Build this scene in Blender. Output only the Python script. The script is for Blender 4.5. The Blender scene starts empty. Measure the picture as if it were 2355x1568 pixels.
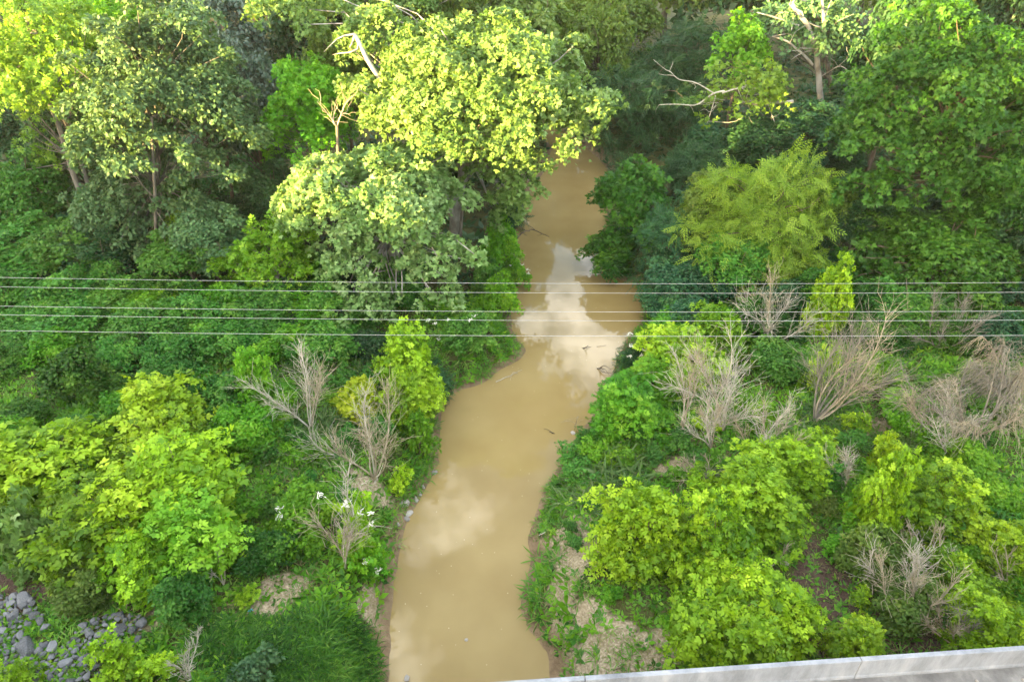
import bpy, math, random
import numpy as np
from mathutils import Vector

scn = bpy.context.scene
# ------------------------------------------------------------------ camera, sky, sun, exposure
PITCH = math.radians(36.0)
CAM_H = 18.0
cam_d = bpy.data.cameras.new('camera'); cam = bpy.data.objects.new('camera', cam_d)
scn.collection.objects.link(cam)
cam.location = (0, 0, CAM_H); cam.rotation_euler = (math.pi/2 - PITCH, 0, 0)
cam_d.sensor_width = 36.0; cam_d.lens = 24.0; cam_d.clip_start = 0.1; cam_d.clip_end = 2000
scn.camera = cam

SUN_EL = math.radians(6.5)
SUN_FROM = Vector((-1.0, -0.85, 0)).normalized()          # horizontal direction towards the sun
world = bpy.data.worlds.new('World'); scn.world = world; world.use_nodes = True
wn, wl = world.node_tree.nodes, world.node_tree.links
wn.clear()
sky = wn.new('ShaderNodeTexSky'); sky.sky_type = 'NISHITA'; sky.sun_disc = False
sky.sun_elevation = SUN_EL; sky.sun_rotation = math.atan2(SUN_FROM.x, SUN_FROM.y)
sky.air_density = 1.0; sky.dust_density = 2.0; sky.ozone_density = 1.0
tcw = wn.new('ShaderNodeTexCoord')
mpw = wn.new('ShaderNodeMapping'); mpw.inputs['Scale'].default_value = (1, 1, 2.0); mpw.inputs['Location'].default_value = (5.74, 2.27, 1.11)
nzw = wn.new('ShaderNodeTexNoise'); nzw.inputs['Scale'].default_value = 5.5; nzw.inputs['Detail'].default_value = 8; nzw.inputs['Roughness'].default_value = .66
rpw = wn.new('ShaderNodeValToRGB'); rpw.color_ramp.elements[0].position = .50; rpw.color_ramp.elements[1].position = .63
mxw = wn.new('ShaderNodeMixRGB'); mxw.inputs['Color2'].default_value = (8.2, 7.8, 7.1, 1)   # broken bright cloud
bgw = wn.new('ShaderNodeBackground'); bgw.inputs['Strength'].default_value = 0.11
outw = wn.new('ShaderNodeOutputWorld')
wl.new(tcw.outputs['Generated'], mpw.inputs['Vector']); wl.new(mpw.outputs['Vector'], nzw.inputs['Vector'])
wl.new(nzw.outputs['Fac'], rpw.inputs['Fac']); wl.new(rpw.outputs['Color'], mxw.inputs['Fac'])
wl.new(sky.outputs['Color'], mxw.inputs['Color1']); wl.new(mxw.outputs['Color'], bgw.inputs['Color'])
wl.new(bgw.outputs['Background'], outw.inputs['Surface'])

sun_d = bpy.data.lights.new('sun', 'SUN'); sun = bpy.data.objects.new('sun', sun_d); scn.collection.objects.link(sun)
sun_d.energy = 5.0; sun_d.angle = math.radians(0.6); sun_d.color = (1.0, 0.70, 0.27)
to_sun = Vector((SUN_FROM.x*math.cos(SUN_EL), SUN_FROM.y*math.cos(SUN_EL), math.sin(SUN_EL)))
sun.rotation_euler = (-to_sun).to_track_quat('-Z', 'Y').to_euler(); sun.location = to_sun*120

vs = scn.view_settings
vs.view_transform = 'Standard'; vs.look = 'None'; vs.gamma = 1.0; vs.use_curve_mapping = False; vs.exposure = 3.75
scn.cycles.use_denoising = True
scn.cycles.max_bounces = 5; scn.cycles.diffuse_bounces = 2; scn.cycles.glossy_bounces = 2
scn.cycles.transmission_bounces = 3; scn.cycles.transparent_max_bounces = 4
scn.cycles.sample_clamp_indirect = 6.0

# ------------------------------------------------------------------ helpers
FPX = 1569.0
CP, SP = math.cos(PITCH), math.sin(PITCH)
def ray(px, py):
    u = (px-1177.)/FPX; v = (py-784.)/FPX
    return u, CP - v*SP, SP + v*CP
def pt(px, py, D):                       # the place seen in that direction at ground distance D
    u, f, d = ray(px, py); t = D/f
    return np.array((u*t, D, CAM_H - d*t))
def gp(px, py, z=1.5):                   # the place seen in that direction at height z
    u, f, d = ray(px, py); t = (CAM_H-z)/d
    return np.array((u*t, f*t, z))
def depth(px, py, D):
    return D/ray(px, py)[1]

COL = scn.collection
def tag(o, label=None, cat=None, group=None, kind=None):
    if label: o['label'] = label
    if cat: o['category'] = cat
    if group: o['group'] = group
    if kind: o['kind'] = kind
    return o
def link(name, me, parent=None, mat=None):
    o = bpy.data.objects.new(name, me); COL.objects.link(o)
    if parent is not None: o.parent = parent
    if mat is not None and me is not None and not me.materials: me.materials.append(mat)
    return o
def empty(name, loc):
    o = bpy.data.objects.new(name, None); COL.objects.link(o); o.location = [float(c) for c in loc]
    o.empty_display_size = .3
    return o
def mesh_np(name, V, F, tint=None, smooth=False, origin=None):
    V = np.asarray(V, np.float32); F = np.asarray(F, np.int32)
    if origin is not None: V = V - np.asarray(origin, np.float32)
    k = F.shape[1]
    me = bpy.data.meshes.new(name)
    me.vertices.add(len(V)); me.vertices.foreach_set('co', V.ravel())
    me.loops.add(F.size); me.loops.foreach_set('vertex_index', F.ravel())
    me.polygons.add(len(F))
    me.polygons.foreach_set('loop_start', np.arange(0, F.size, k, dtype=np.int32))
    if smooth: me.polygons.foreach_set('use_smooth', np.ones(len(F), bool))
    if tint is not None:
        a = me.attributes.new('tint', 'FLOAT', 'POINT'); a.data.foreach_set('value', np.asarray(tint, np.float32))
    me.update(calc_edges=True)
    return me
def unit(a):
    return a/np.maximum(np.linalg.norm(a, axis=-1, keepdims=True), 1e-9)

class Tubes:                             # tapered tubes gathered into one mesh
    def __init__(s): s.V = []; s.F = []; s.n = 0
    def add(s, pts, r0, r1, k=5, power=1.0):
        P = np.asarray(pts, float); m = len(P)
        T = unit(np.gradient(P, axis=0))
        ref = np.array((0.31, 0.17, 0.93)) if abs(T[:, 2]).mean() < .8 else np.array((.9, .3, .1))
        A = unit(np.cross(T, ref)); B = np.cross(T, A)
        a = np.arange(k)*2*math.pi/k
        r = r0 + (r1-r0)*np.linspace(0, 1, m)**power
        R = P[:, None] + r[:, None, None]*(A[:, None]*np.cos(a)[None, :, None] + B[:, None]*np.sin(a)[None, :, None])
        i = np.arange(m-1)[:, None]*k; j = np.arange(k)[None]; j2 = (j+1) % k
        F = np.stack([i+j, i+j2, i+k+j2, i+k+j], -1).reshape(-1, 4) + s.n
        s.V.append(R.reshape(-1, 3)); s.F.append(F); s.n += m*k
    def mesh(s, name, origin=None):
        return mesh_np(name, np.concatenate(s.V), np.concatenate(s.F), smooth=True, origin=origin)
def curve(rng, a, b, n=6, wob=.1, sag=0.0):
    a = np.asarray(a, float); b = np.asarray(b, float); L = np.linalg.norm(b-a)
    t = np.linspace(0, 1, n)[:, None]
    P = a + (b-a)*t
    w = rng.normal(0, 1, (2, 3))*wob*L
    P = P + np.sin(t*math.pi)*w[0] + np.sin(2*t*math.pi)*w[1]*.4
    P[:, 2] += (np.sin(t*math.pi)*sag*L)[:, 0]
    return P

# ------------------------------------------------------------------ materials
def nt(name):
    m = bpy.data.materials.new(name); m.use_nodes = True
    n, l = m.node_tree.nodes, m.node_tree.links
    return m, n, l, n['Principled BSDF']
def ramp(n, stops):
    r = n.new('ShaderNodeValToRGB'); e = r.color_ramp.elements
    while len(e) < len(stops): e.new(.5)
    for k, (p, c) in enumerate(stops): e[k].position = p; e[k].color = (*c, 1)
    return r
def leaf_mat(name, cols, transl=.32, rough=.5, spec=.22):
    m, n, l, b = nt(name)
    at = n.new('ShaderNodeAttribute'); at.attribute_name = 'tint'
    r = ramp(n, [(i/(len(cols)-1), c) for i, c in enumerate(cols)])
    oi = n.new('ShaderNodeObjectInfo'); hs = n.new('ShaderNodeHueSaturation')
    h1 = n.new('ShaderNodeMapRange'); h1.inputs['To Min'].default_value = .496; h1.inputs['To Max'].default_value = .516
    v1 = n.new('ShaderNodeMapRange'); v1.inputs['To Min'].default_value = .82; v1.inputs['To Max'].default_value = 1.15
    fr_ = n.new('ShaderNodeMath'); fr_.operation = 'MULTIPLY'; fr_.inputs[1].default_value = 7.31
    fc_ = n.new('ShaderNodeMath'); fc_.operation = 'FRACT'
    l.new(oi.outputs['Random'], h1.inputs['Value']); l.new(oi.outputs['Random'], fr_.inputs[0]); l.new(fr_.outputs[0], fc_.inputs[0]); l.new(fc_.outputs[0], v1.inputs['Value'])
    l.new(at.outputs['Fac'], r.inputs['Fac']); l.new(r.outputs['Color'], hs.inputs['Color']); l.new(h1.outputs['Result'], hs.inputs['Hue']); l.new(v1.outputs['Result'], hs.inputs['Value'])
    r = hs; l.new(r.outputs['Color'], b.inputs['Base Color'])
    b.inputs['Roughness'].default_value = rough; b.inputs['Specular IOR Level'].default_value = spec
    t = n.new('ShaderNodeBsdfTranslucent')
    g = n.new('ShaderNodeMixRGB'); g.blend_type = 'MULTIPLY'; g.inputs['Fac'].default_value = 1; g.inputs['Color2'].default_value = (1.25, 1.15, .45, 1)
    l.new(r.outputs['Color'], g.inputs['Color1']); l.new(g.outputs['Color'], t.inputs['Color'])
    mx = n.new('ShaderNodeMixShader'); mx.inputs['Fac'].default_value = transl
    l.new(b.outputs['BSDF'], mx.inputs[1]); l.new(t.outputs['BSDF'], mx.inputs[2])
    l.new(mx.outputs['Shader'], n['Material Output'].inputs['Surface'])
    return m
LM = {
 'sycamore': leaf_mat('sycamore leaf', [(.052,.105,.020), (.098,.175,.032), (.165,.255,.068), (.29,.36,.15)]),
 'pale':     leaf_mat('pale sycamore leaf', [(.07,.15,.032), (.13,.24,.06), (.22,.34,.12), (.38,.47,.25)]),
 'maple':    leaf_mat('maple leaf', [(.010,.045,.005), (.027,.09,.008), (.068,.165,.014), (.15,.26,.03)]),
 'grey':     leaf_mat('grey green leaf', [(.034,.085,.036), (.06,.13,.05), (.095,.175,.06), (.15,.21,.06)], .25),
 'silver':   leaf_mat('silvery leaf', [(.03,.06,.04), (.05,.09,.06), (.09,.14,.10), (.2,.25,.2)], .2, .35, .5),
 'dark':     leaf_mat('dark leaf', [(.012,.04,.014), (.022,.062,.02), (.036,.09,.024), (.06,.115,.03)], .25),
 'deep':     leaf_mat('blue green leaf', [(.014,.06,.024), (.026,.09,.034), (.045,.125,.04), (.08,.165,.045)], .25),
 'mid':      leaf_mat('thicket leaf', [(.022,.09,.012), (.05,.155,.018), (.09,.22,.026), (.17,.29,.04)], .3),
 'lime':     leaf_mat('lime leaf', [(.045,.115,.005), (.14,.265,.007), (.28,.44,.012), (.43,.57,.035)], .30),
 'yellow':   leaf_mat('yellow vine leaf', [(.14,.22,.008), (.25,.34,.010), (.36,.42,.015), (.45,.46,.03)], .4),
 'green':    leaf_mat('bright green leaf', [(.045,.15,.006), (.085,.23,.008), (.15,.32,.014), (.26,.41,.03)], .34),
 'olive':    leaf_mat('olive leaf', [(.045,.085,.012), (.075,.13,.018), (.12,.18,.028), (.2,.23,.05)], .35),
 'locust':   leaf_mat('locust leaflet', [(.06,.135,.012), (.115,.215,.018), (.185,.30,.03), (.29,.38,.05)], .36),
 'grass':    leaf_mat('grass blade', [(.045,.15,.012), (.08,.21,.017), (.14,.27,.03), (.25,.30,.08)], .3),
 'tall':     leaf_mat('tall grass blade', [(.05,.11,.025), (.085,.155,.04), (.13,.19,.06), (.2,.23,.1)], .3),
 'dry':      leaf_mat('dry grass', [(.14,.15,.045), (.2,.19,.075), (.26,.23,.11), (.33,.28,.16)], .25),
 'flower':   leaf_mat('white flower', [(.40,.40,.33), (.5,.5,.43), (.6,.6,.52)], .2),
}
def bark_mat(name, c0, c1, scale=6.0, stretch=.25):
    m, n, l, b = nt(name)
    tc = n.new('ShaderNodeTexCoord'); mp = n.new('ShaderNodeMapping'); mp.inputs['Scale'].default_value = (1, 1, stretch)
    nz = n.new('ShaderNodeTexNoise'); nz.inputs['Scale'].default_value = scale; nz.inputs['Detail'].default_value = 6
    r = ramp(n, [(.35, c0), (.62, c1)])
    l.new(tc.outputs['Object'], mp.inputs['Vector']); l.new(mp.outputs['Vector'], nz.inputs['Vector'])
    l.new(nz.outputs['Fac'], r.inputs['Fac']); l.new(r.outputs['Color'], b.inputs['Base Color'])
    b.inputs['Roughness'].default_value = .85; b.inputs['Specular IOR Level'].default_value = .2
    bp = n.new('ShaderNodeBump'); bp.inputs['Strength'].default_value = .5; bp.inputs['Distance'].default_value = .03
    l.new(nz.outputs['Fac'], bp.inputs['Height']); l.new(bp.outputs['Normal'], b.inputs['Normal'])
    return m
BK = {
 'grey':  bark_mat('grey bark', (.075,.066,.054), (.16,.145,.12)),
 'brown': bark_mat('brown bark', (.06,.045,.03), (.13,.1,.07)),
 'white': bark_mat('sycamore bark', (.15,.135,.11), (.33,.32,.29), 2.5, .5),
 'dead':  bark_mat('bleached dead wood', (.26,.237,.185), (.46,.425,.345), 9),
 'tan':   bark_mat('tan dead wood', (.20,.168,.112), (.37,.315,.22), 9),
 'dull':  bark_mat('dull dead wood', (.12,.108,.085), (.23,.208,.165), 9),
}

def ground_mat():
    m, n, l, b = nt('soil and litter')
    geo = n.new('ShaderNodeNewGeometry'); sep = n.new('ShaderNodeSeparateXYZ'); l.new(geo.outputs['Position'], sep.inputs['Vector'])
    at = n.new('ShaderNodeAttribute'); at.attribute_name = 'bare'
    a2 = n.new('ShaderNodeAttribute'); a2.attribute_name = 'shore'
    n1 = n.new('ShaderNodeTexNoise'); n1.inputs['Scale'].default_value = 2.2; n1.inputs['Detail'].default_value = 9; n1.inputs['Roughness'].default_value = .65
    n2 = n.new('ShaderNodeTexNoise'); n2.inputs['Scale'].default_value = 14; n2.inputs['Detail'].default_value = 6
    for q in (n1, n2): l.new(geo.outputs['Position'], q.inputs['Vector'])
    litter = ramp(n, [(.3, (.028,.022,.012)), (.5, (.055,.06,.018)), (.7, (.09,.085,.03))])
    l.new(n1.outputs['Fac'], litter.inputs['Fac'])
    straw = ramp(n, [(.25, (.14,.11,.065)), (.5, (.27,.22,.145)), (.75, (.42,.35,.25))])
    l.new(n2.outputs['Fac'], straw.inputs['Fac'])
    mulch = ramp(n, [(.3, (.035,.022,.016)), (.7, (.10,.065,.05))]); l.new(n2.outputs['Fac'], mulch.inputs['Fac'])
    mud = ramp(n, [(.3, (.10,.068,.038)), (.7, (.23,.165,.10))]); l.new(n1.outputs['Fac'], mud.inputs['Fac'])
    def mixc(f, a, c):
        x = n.new('ShaderNodeMixRGB'); l.new(f, x.inputs['Fac']); l.new(a, x.inputs['Color1']); l.new(c, x.inputs['Color2']); return x.outputs['Color']
    # patches: bare > 0 straw, bare < 0 dark mulch, both broken up by noise
    def patch(sign):
        mu = n.new('ShaderNodeMath'); mu.operation = 'MULTIPLY_ADD'; mu.inputs[1].default_value = sign; mu.inputs[2].default_value = -.35
        l.new(at.outputs['Fac'], mu.inputs[0])
        ad = n.new('ShaderNodeMath'); ad.operation = 'ADD'; l.new(mu.outputs[0], ad.inputs[0]); l.new(n1.outputs['Fac'], ad.inputs[1])
        mr = n.new('ShaderNodeMapRange'); mr.inputs['From Min'].default_value = .42; mr.inputs['From Max'].default_value = .62
        l.new(ad.outputs[0], mr.inputs['Value']); return mr.outputs['Result']
    c = mixc(patch(1), litter.outputs['Color'], straw.outputs['Color'])
    c = mixc(patch(-1), c, mulch.outputs['Color'])
    ad = n.new('ShaderNodeMath'); ad.operation = 'MULTIPLY_ADD'; ad.inputs[1].default_value = .55; l.new(n1.outputs['Fac'], ad.inputs[0]); l.new(a2.outputs['Fac'], ad.inputs[2])
    mr = n.new('ShaderNodeMapRange'); mr.inputs['From Min'].default_value = .55; mr.inputs['From Max'].default_value = .95
    l.new(ad.outputs[0], mr.inputs['Value'])
    c = mixc(mr.outputs['Result'], mud.outputs['Color'], c)
    l.new(c, b.inputs['Base Color']); b.inputs['Roughness'].default_value = .95; b.inputs['Specular IOR Level'].default_value = .15
    bp = n.new('ShaderNodeBump'); bp.inputs['Strength'].default_value = .8; bp.inputs['Distance'].default_value = .08
    l.new(n2.outputs['Fac'], bp.inputs['Height']); l.new(bp.outputs['Normal'], b.inputs['Normal'])
    return m
def water_mat():
    m, n, l, b = nt('muddy water')
    geo = n.new('ShaderNodeNewGeometry')
    n1 = n.new('ShaderNodeTexNoise'); n1.inputs['Scale'].default_value = .35; n1.inputs['Detail'].default_value = 4
    l.new(geo.outputs['Position'], n1.inputs['Vector'])
    r = ramp(n, [(.3, (.200,.143,.054)), (.7, (.25,.188,.080))]); l.new(n1.outputs['Fac'], r.inputs['Fac'])
    # fine pale flecks of drifting silt and pollen
    vo = n.new('ShaderNodeTexVoronoi'); vo.inputs['Scale'].default_value = 3.2; l.new(geo.outputs['Position'], vo.inputs['Vector'])
    fr = ramp(n, [(.035, (1,1,1)), (.06, (0,0,0))]); l.new(vo.outputs['Distance'], fr.inputs['Fac'])
    mx = n.new('ShaderNodeMixRGB'); l.new(fr.outputs['Color'], mx.inputs['Fac']); l.new(r.outputs['Color'], mx.inputs['Color1']); mx.inputs['Color2'].default_value = (.42,.36,.24,1)
    l.new(mx.outputs['Color'], b.inputs['Base Color'])
    b.inputs['Roughness'].default_value = .03; b.inputs['IOR'].default_value = 1.34; b.inputs['Specular IOR Level'].default_value = .5
    n2 = n.new('ShaderNodeTexNoise'); n2.inputs['Scale'].default_value = 3.0; n2.inputs['Detail'].default_value = 3
    l.new(geo.outputs['Position'], n2.inputs['Vector'])
    bp = n.new('ShaderNodeBump'); bp.inputs['Strength'].default_value = .022; bp.inputs['Distance'].default_value = .05
    l.new(n2.outputs['Fac'], bp.inputs['Height']); l.new(bp.outputs['Normal'], b.inputs['Normal'])
    return m
def concrete_mat(name, c0, c1, c2, streak=True):
    m, n, l, b = nt(name)
    tc = n.new('ShaderNodeTexCoord'); mp = n.new('ShaderNodeMapping'); mp.inputs['Scale'].default_value = (1, 1, .3 if streak else 1)
    n1 = n.new('ShaderNodeTexNoise'); n1.inputs['Scale'].default_value = 1.7; n1.inputs['Detail'].default_value = 10; n1.inputs['Roughness'].default_value = .7
    l.new(tc.outputs['Object'], mp.inputs['Vector']); l.new(mp.outputs['Vector'], n1.inputs['Vector'])
    r = ramp(n, [(.3, c0), (.5, c1), (.68, c2)]); l.new(n1.outputs['Fac'], r.inputs['Fac'])
    l.new(r.outputs['Color'], b.inputs['Base Color']); b.inputs['Roughness'].default_value = .85
    n2 = n.new('ShaderNodeTexNoise'); n2.inputs['Scale'].default_value = 40; n2.inputs['Detail'].default_value = 5; l.new(tc.outputs['Object'], n2.inputs['Vector'])
    bp = n.new('ShaderNodeBump'); bp.inputs['Strength'].default_value = .35; bp.inputs['Distance'].default_value = .01
    l.new(n2.outputs['Fac'], bp.inputs['Height']); l.new(bp.outputs['Normal'], b.inputs['Normal'])
    return m
def rock_mat(name, c0, c1):
    m, n, l, b = nt(name)
    tc = n.new('ShaderNodeTexCoord'); oi = n.new('ShaderNodeObjectInfo')
    n1 = n.new('ShaderNodeTexNoise'); n1.inputs['Scale'].default_value = 7; n1.inputs['Detail'].default_value = 8; n1.inputs['Roughness'].default_value = .65
    l.new(tc.outputs['Object'], n1.inputs['Vector'])
    ad = n.new('ShaderNodeMath'); ad.operation = 'MULTIPLY_ADD'; ad.inputs[1].default_value = .5; l.new(oi.outputs['Random'], ad.inputs[0]); l.new(n1.outputs['Fac'], ad.inputs[2])
    r = ramp(n, [(.4, c0), (1.0, c1)]); l.new(ad.outputs[0], r.inputs['Fac'])
    l.new(r.outputs['Color'], b.inputs['Base Color']); b.inputs['Roughness'].default_value = .8
    bp = n.new('ShaderNodeBump'); bp.inputs['Strength'].default_value = .6; bp.inputs['Distance'].default_value = .03
    l.new(n1.outputs['Fac'], bp.inputs['Height']); l.new(bp.outputs['Normal'], b.inputs['Normal'])
    return m
def plain(name, col, rough=.5, metal=0.0):
    m, n, l, b = nt(name)
    tc = n.new('ShaderNodeTexCoord'); nz = n.new('ShaderNodeTexNoise'); nz.inputs['Scale'].default_value = 12
    l.new(tc.outputs['Object'], nz.inputs['Vector'])
    r = ramp(n, [(.3, tuple(c*.8 for c in col)), (.7, col)]); l.new(nz.outputs['Fac'], r.inputs['Fac']); l.new(r.outputs['Color'], b.inputs['Base Color'])
    b.inputs['Roughness'].default_value = rough; b.inputs['Metallic'].default_value = metal
    return m

# ------------------------------------------------------------------ terrain
LEFT = [(880,1640),(888,1568),(897,1450),(903,1330),(922,1240),(948,1170),(985,1110),(1008,1060),(1012,980),(1015,915),(1050,900),(1110,880),
        (1150,850),(1195,825),(1212,805),(1195,785),(1178,765),(1172,720),(1185,660),(1196,600),(1186,540),(1195,490),(1210,450),(1248,400),(1270,340),(1240,310),(1180,292)]
RIGHT = [(1272,1640),(1268,1568),(1262,1500),(1213,1440),(1200,1400),(1205,1350),(1226,1290),(1214,1240),(1230,1190),(1256,1120),(1292,1060),(1332,1000),
         (1382,930),(1412,870),(1422,820),(1442,780),(1475,740),(1482,690),(1468,655),(1420,640),(1385,610),(1375,570),(1398,530),(1394,480),(1388,440),(1398,390),(1372,360),(1335,332),(1300,300),(1230,278)]
L2 = [tuple(gp(x, y, 0)[:2]) for x, y in LEFT]; R2 = [tuple(gp(x, y, 0)[:2]) for x, y in RIGHT]
POLY = np.array([(-4.5,-60), (-2.6,-10), (-2.1,2)] + L2 + [(-5,58), (-9,66), (-16,90), (-13,90), (-5.5,66), (-1.5,58.5)] + R2[::-1] + [(.7,2), (.6,-10), (-.5,-60)])
def creek_dist(X, Y):                    # signed distance to the creek outline, positive on land
    P = np.stack([np.ravel(X), np.ravel(Y)], -1).astype(float)
    A = POLY; B = np.roll(POLY, -1, 0)
    best = np.full(len(P), 1e9); inside = np.zeros(len(P), bool)
    for a, b in zip(A, B):
        ab = b-a; t = np.clip(((P-a)@ab)/max(ab@ab, 1e-9), 0, 1)
        best = np.minimum(best, np.hypot(*(P-a-t[:, None]*ab).T))
        c = (a[1] > P[:, 1]) != (b[1] > P[:, 1])
        if abs(b[1]-a[1]) > 1e-9:
            inside ^= c & (P[:, 0] < (b[0]-a[0])*(P[:, 1]-a[1])/(b[1]-a[1]) + a[0])
    return np.where(inside, -best, best).reshape(np.shape(X))
def sstep(t):
    t = np.clip(t, 0, 1); return t*t*(3-2*t)
def lump(X, Y):
    return (np.sin(X*.9+1.3)*np.cos(Y*.7+.4)*.5 + np.sin(X*2.1+Y*1.3)*.22 + np.sin(X*4.3-Y*3.7+2)*.1)
def ground_h(X, Y, d=None):
    X = np.asarray(X, float); Y = np.asarray(Y, float)
    if d is None: d = creek_dist(X, Y)
    w = lump(X*3.1, Y*3.1)*.22 + lump(X*9.7+2, Y*9.1)*.10
    out = 1.15*sstep((d+w)/1.7) + .55*sstep((d-1.5)/6) + .07*lump(X, Y)*sstep(d/1.5)
    out = out + np.where(d > 0, .04, 0)*np.clip(d/.3, 0, 1)
    z = np.where(d > 0, out, -.7*sstep(-d/1.2))
    emb = 2.4*sstep((4.3-Y)/3.5)*sstep((Y+12)/4)*np.maximum(sstep((-X-9)/6), sstep((X-11)/6))
    return z + emb

# patches of bare straw (+) and dark mulch (-): pixel ellipses laid onto the ground
PATCH = [(1370,1480,110,75,1),(1330,1250,55,60,.8),(1290,1330,40,40,.6),(1250,1230,30,50,.8),(1330,1400,80,40,.55),(1470,1510,80,55,.9),(1540,1480,40,45,.6),
         (1330,1190,45,22,.9),(660,1345,60,30,.75),(850,1110,45,26,1),(800,1080,40,12,.7),(600,1390,70,35,.45),(680,1060,50,14,.5),(1990,1000,60,25,.6),
         (1560,1080,60,30,.45),(880,1250,24,80,.8),(860,1340,45,45,.8),(340,1440,60,40,.4),(1440,1560,80,30,.8),
         (1910,1400,90,90,-1),(1900,1470,110,60,-1),(2120,1440,90,60,-1),(1880,1320,50,60,-.9),(60,1370,90,60,-.8),(300,1370,150,45,-.7),(2060,1480,120,40,-.9)]
def bare_at(X, Y):
    v = np.zeros(np.shape(X))
    for px, py, rx, ry, s in PATCH:
        c = gp(px, py, 1.3); u, f, d = ray(px, py); t = c[1]/f
        wx = rx/FPX*t; wy = ry/FPX*t*math.hypot(f, d)/d
        q = ((X-c[0])/wx)**2 + ((Y-c[1])/wy)**2
        k = np.clip(1.5-q, 0, 1)*s
        v = np.where(abs(k) > abs(v), k, v)
    return v

xs = np.unique(np.concatenate([np.linspace(-400,-60,12), np.linspace(-60,-22,40), np.arange(-22,24.01,.25), np.linspace(24,60,36), np.linspace(60,400,12)]))
ys = np.unique(np.concatenate([np.linspace(-200,-20,12), np.linspace(-20,4,20), np.arange(4,34,.25), np.arange(34,60,.45), np.linspace(60,110,40), np.linspace(110,700,14)]))
GX, GY = np.meshgrid(xs, ys)
GD = creek_dist(GX, GY); GZ = ground_h(GX, GY, GD)
nx, ny = len(xs), len(ys)
def gz(x, y):                            # ground height read off the terrain sheet
    i = int(np.clip(np.searchsorted(xs, x)-1, 0, nx-2)); j = int(np.clip(np.searchsorted(ys, y)-1, 0, ny-2))
    a = (x-xs[i])/(xs[i+1]-xs[i]); b = (y-ys[j])/(ys[j+1]-ys[j])
    return float((GZ[j, i]*(1-a)+GZ[j, i+1]*a)*(1-b) + (GZ[j+1, i]*(1-a)+GZ[j+1, i+1]*a)*b)
idx = np.arange(nx*ny).reshape(ny, nx)
GF = np.stack([idx[:-1,:-1], idx[:-1,1:], idx[1:,1:], idx[1:,:-1]], -1).reshape(-1, 4)
gme = mesh_np('ground', np.stack([GX, GY, GZ], -1).reshape(-1, 3), GF, smooth=True)
for nm, arr in (('bare', bare_at(GX, GY)), ('shore', GD)):
    a = gme.attributes.new(nm, 'FLOAT', 'POINT'); a.data.foreach_set('value', arr.ravel().astype(np.float32))
ground = tag(link('ground', gme, mat=ground_mat()), 'brown soil, leaf litter and straw of the creek banks', kind='structure')

wxs = np.linspace(-95, 30, 60); wys = np.linspace(-60, 95, 80); WX, WY = np.meshgrid(wxs, wys)
widx = np.arange(60*80).reshape(80, 60)
WF = np.stack([widx[:-1,:-1], widx[:-1,1:], widx[1:,1:], widx[1:,:-1]], -1).reshape(-1, 4)
water = tag(link('creek_water', mesh_np('creek_water', np.stack([WX, WY, WX*0], -1).reshape(-1, 3), WF, smooth=True), mat=water_mat()),
            'still muddy brown creek water', kind='structure')

# ------------------------------------------------------------------ leaf shapes (x across, y along, z up)
def diamond(o, ang, L, W, z=.05, tilt=0.0):
    c, s = math.cos(ang), math.sin(ang)
    P = [(0,0,0), (-W/2,L*.5,z*L), (0,L,-z*L+tilt*L), (W/2,L*.5,z*L)]
    return [(o[0]+x*c+y*s, o[1]-x*s+y*c, o[2]+h) for x, y, h in P]
TPL = {}
def template(name, parts):
    V = np.array([p for q in parts for p in q]); F = np.arange(len(V)).reshape(-1, 4); TPL[name] = (V, F)
template('oval', [diamond((0,0,0), 0, 1, .62, .07)])
template('narrow', [diamond((0,0,0), 0, 1, .3, .06)])
template('lobed', [diamond((0,0,0), 0, 1, .55, .05), diamond((0,.02,0), .95, .78, .48, .04), diamond((0,.02,0), -.95, .78, .48, .04)])
template('compound', [diamond((0,.55,0), 0, .5, .3, .04, -.1), diamond((0,.5,0), .9, .46, .26, .05, -.15), diamond((0,.5,0), -.9, .46, .26, .05, -.15),
                      diamond((0,.2,0), 1.05, .46, .26, .05, -.15), diamond((0,.2,0), -1.05, .46, .26, .05, -.15)])
template('trio', [diamond((0,.25,0), 0, .75, .42, .05, -.1), diamond((0,.2,0), 1.0, .62, .34, .05, -.15), diamond((0,.2,0), -1.0, .62, .34, .05, -.15)])
template('frond', [diamond((0,y,-.18*y*y), sgn*a, .34-.14*y, .075, .02, -.2) for y in (.02,.2,.38,.56,.74) for sgn, a in ((1,.75),(-1,.75))] + [diamond((0,.8,-.12), 0, .3, .07, .02, -.3)])
template('tuft', [diamond((.05*math.sin(a),.05*math.cos(a),0), a, .55, .05, .32, .7*h) for a, h in ((0,.9),(1.1,.5),(2.3,.8),(3.4,.6),(4.4,1.0),(5.4,.7))])
template('weed', [diamond((0,0,.0), a, .5, .26, .12, h) for a, h in ((.2,.5),(1.5,.2),(2.7,.6),(3.9,.25),(5.1,.45))])
template('umbel', [diamond((.16*math.cos(a), .16*math.sin(a), 0), a+.6, .34, .32, .03) for a in np.arange(5)*1.2566] + [diamond((0,-.2,.03), 0, .4, .4, .02)])

def scatter(tpl, P, N, T, S, tint):
    V0, F0 = TPL[tpl]; n = len(P); k = len(V0)
    N = unit(N); T = unit(T - (T*N).sum(-1, keepdims=True)*N); X = np.cross(T, N)
    S = np.broadcast_to(np.asarray(S), (n,))[:, None, None]
    V = P[:, None] + S*(V0[None, :, 0:1]*X[:, None] + V0[None, :, 1:2]*T[:, None] + V0[None, :, 2:3]*N[:, None])
    F = F0[None] + (np.arange(n)*k)[:, None, None]
    return V.reshape(-1, 3), F.reshape(-1, 4), np.repeat(tint, k)

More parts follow.
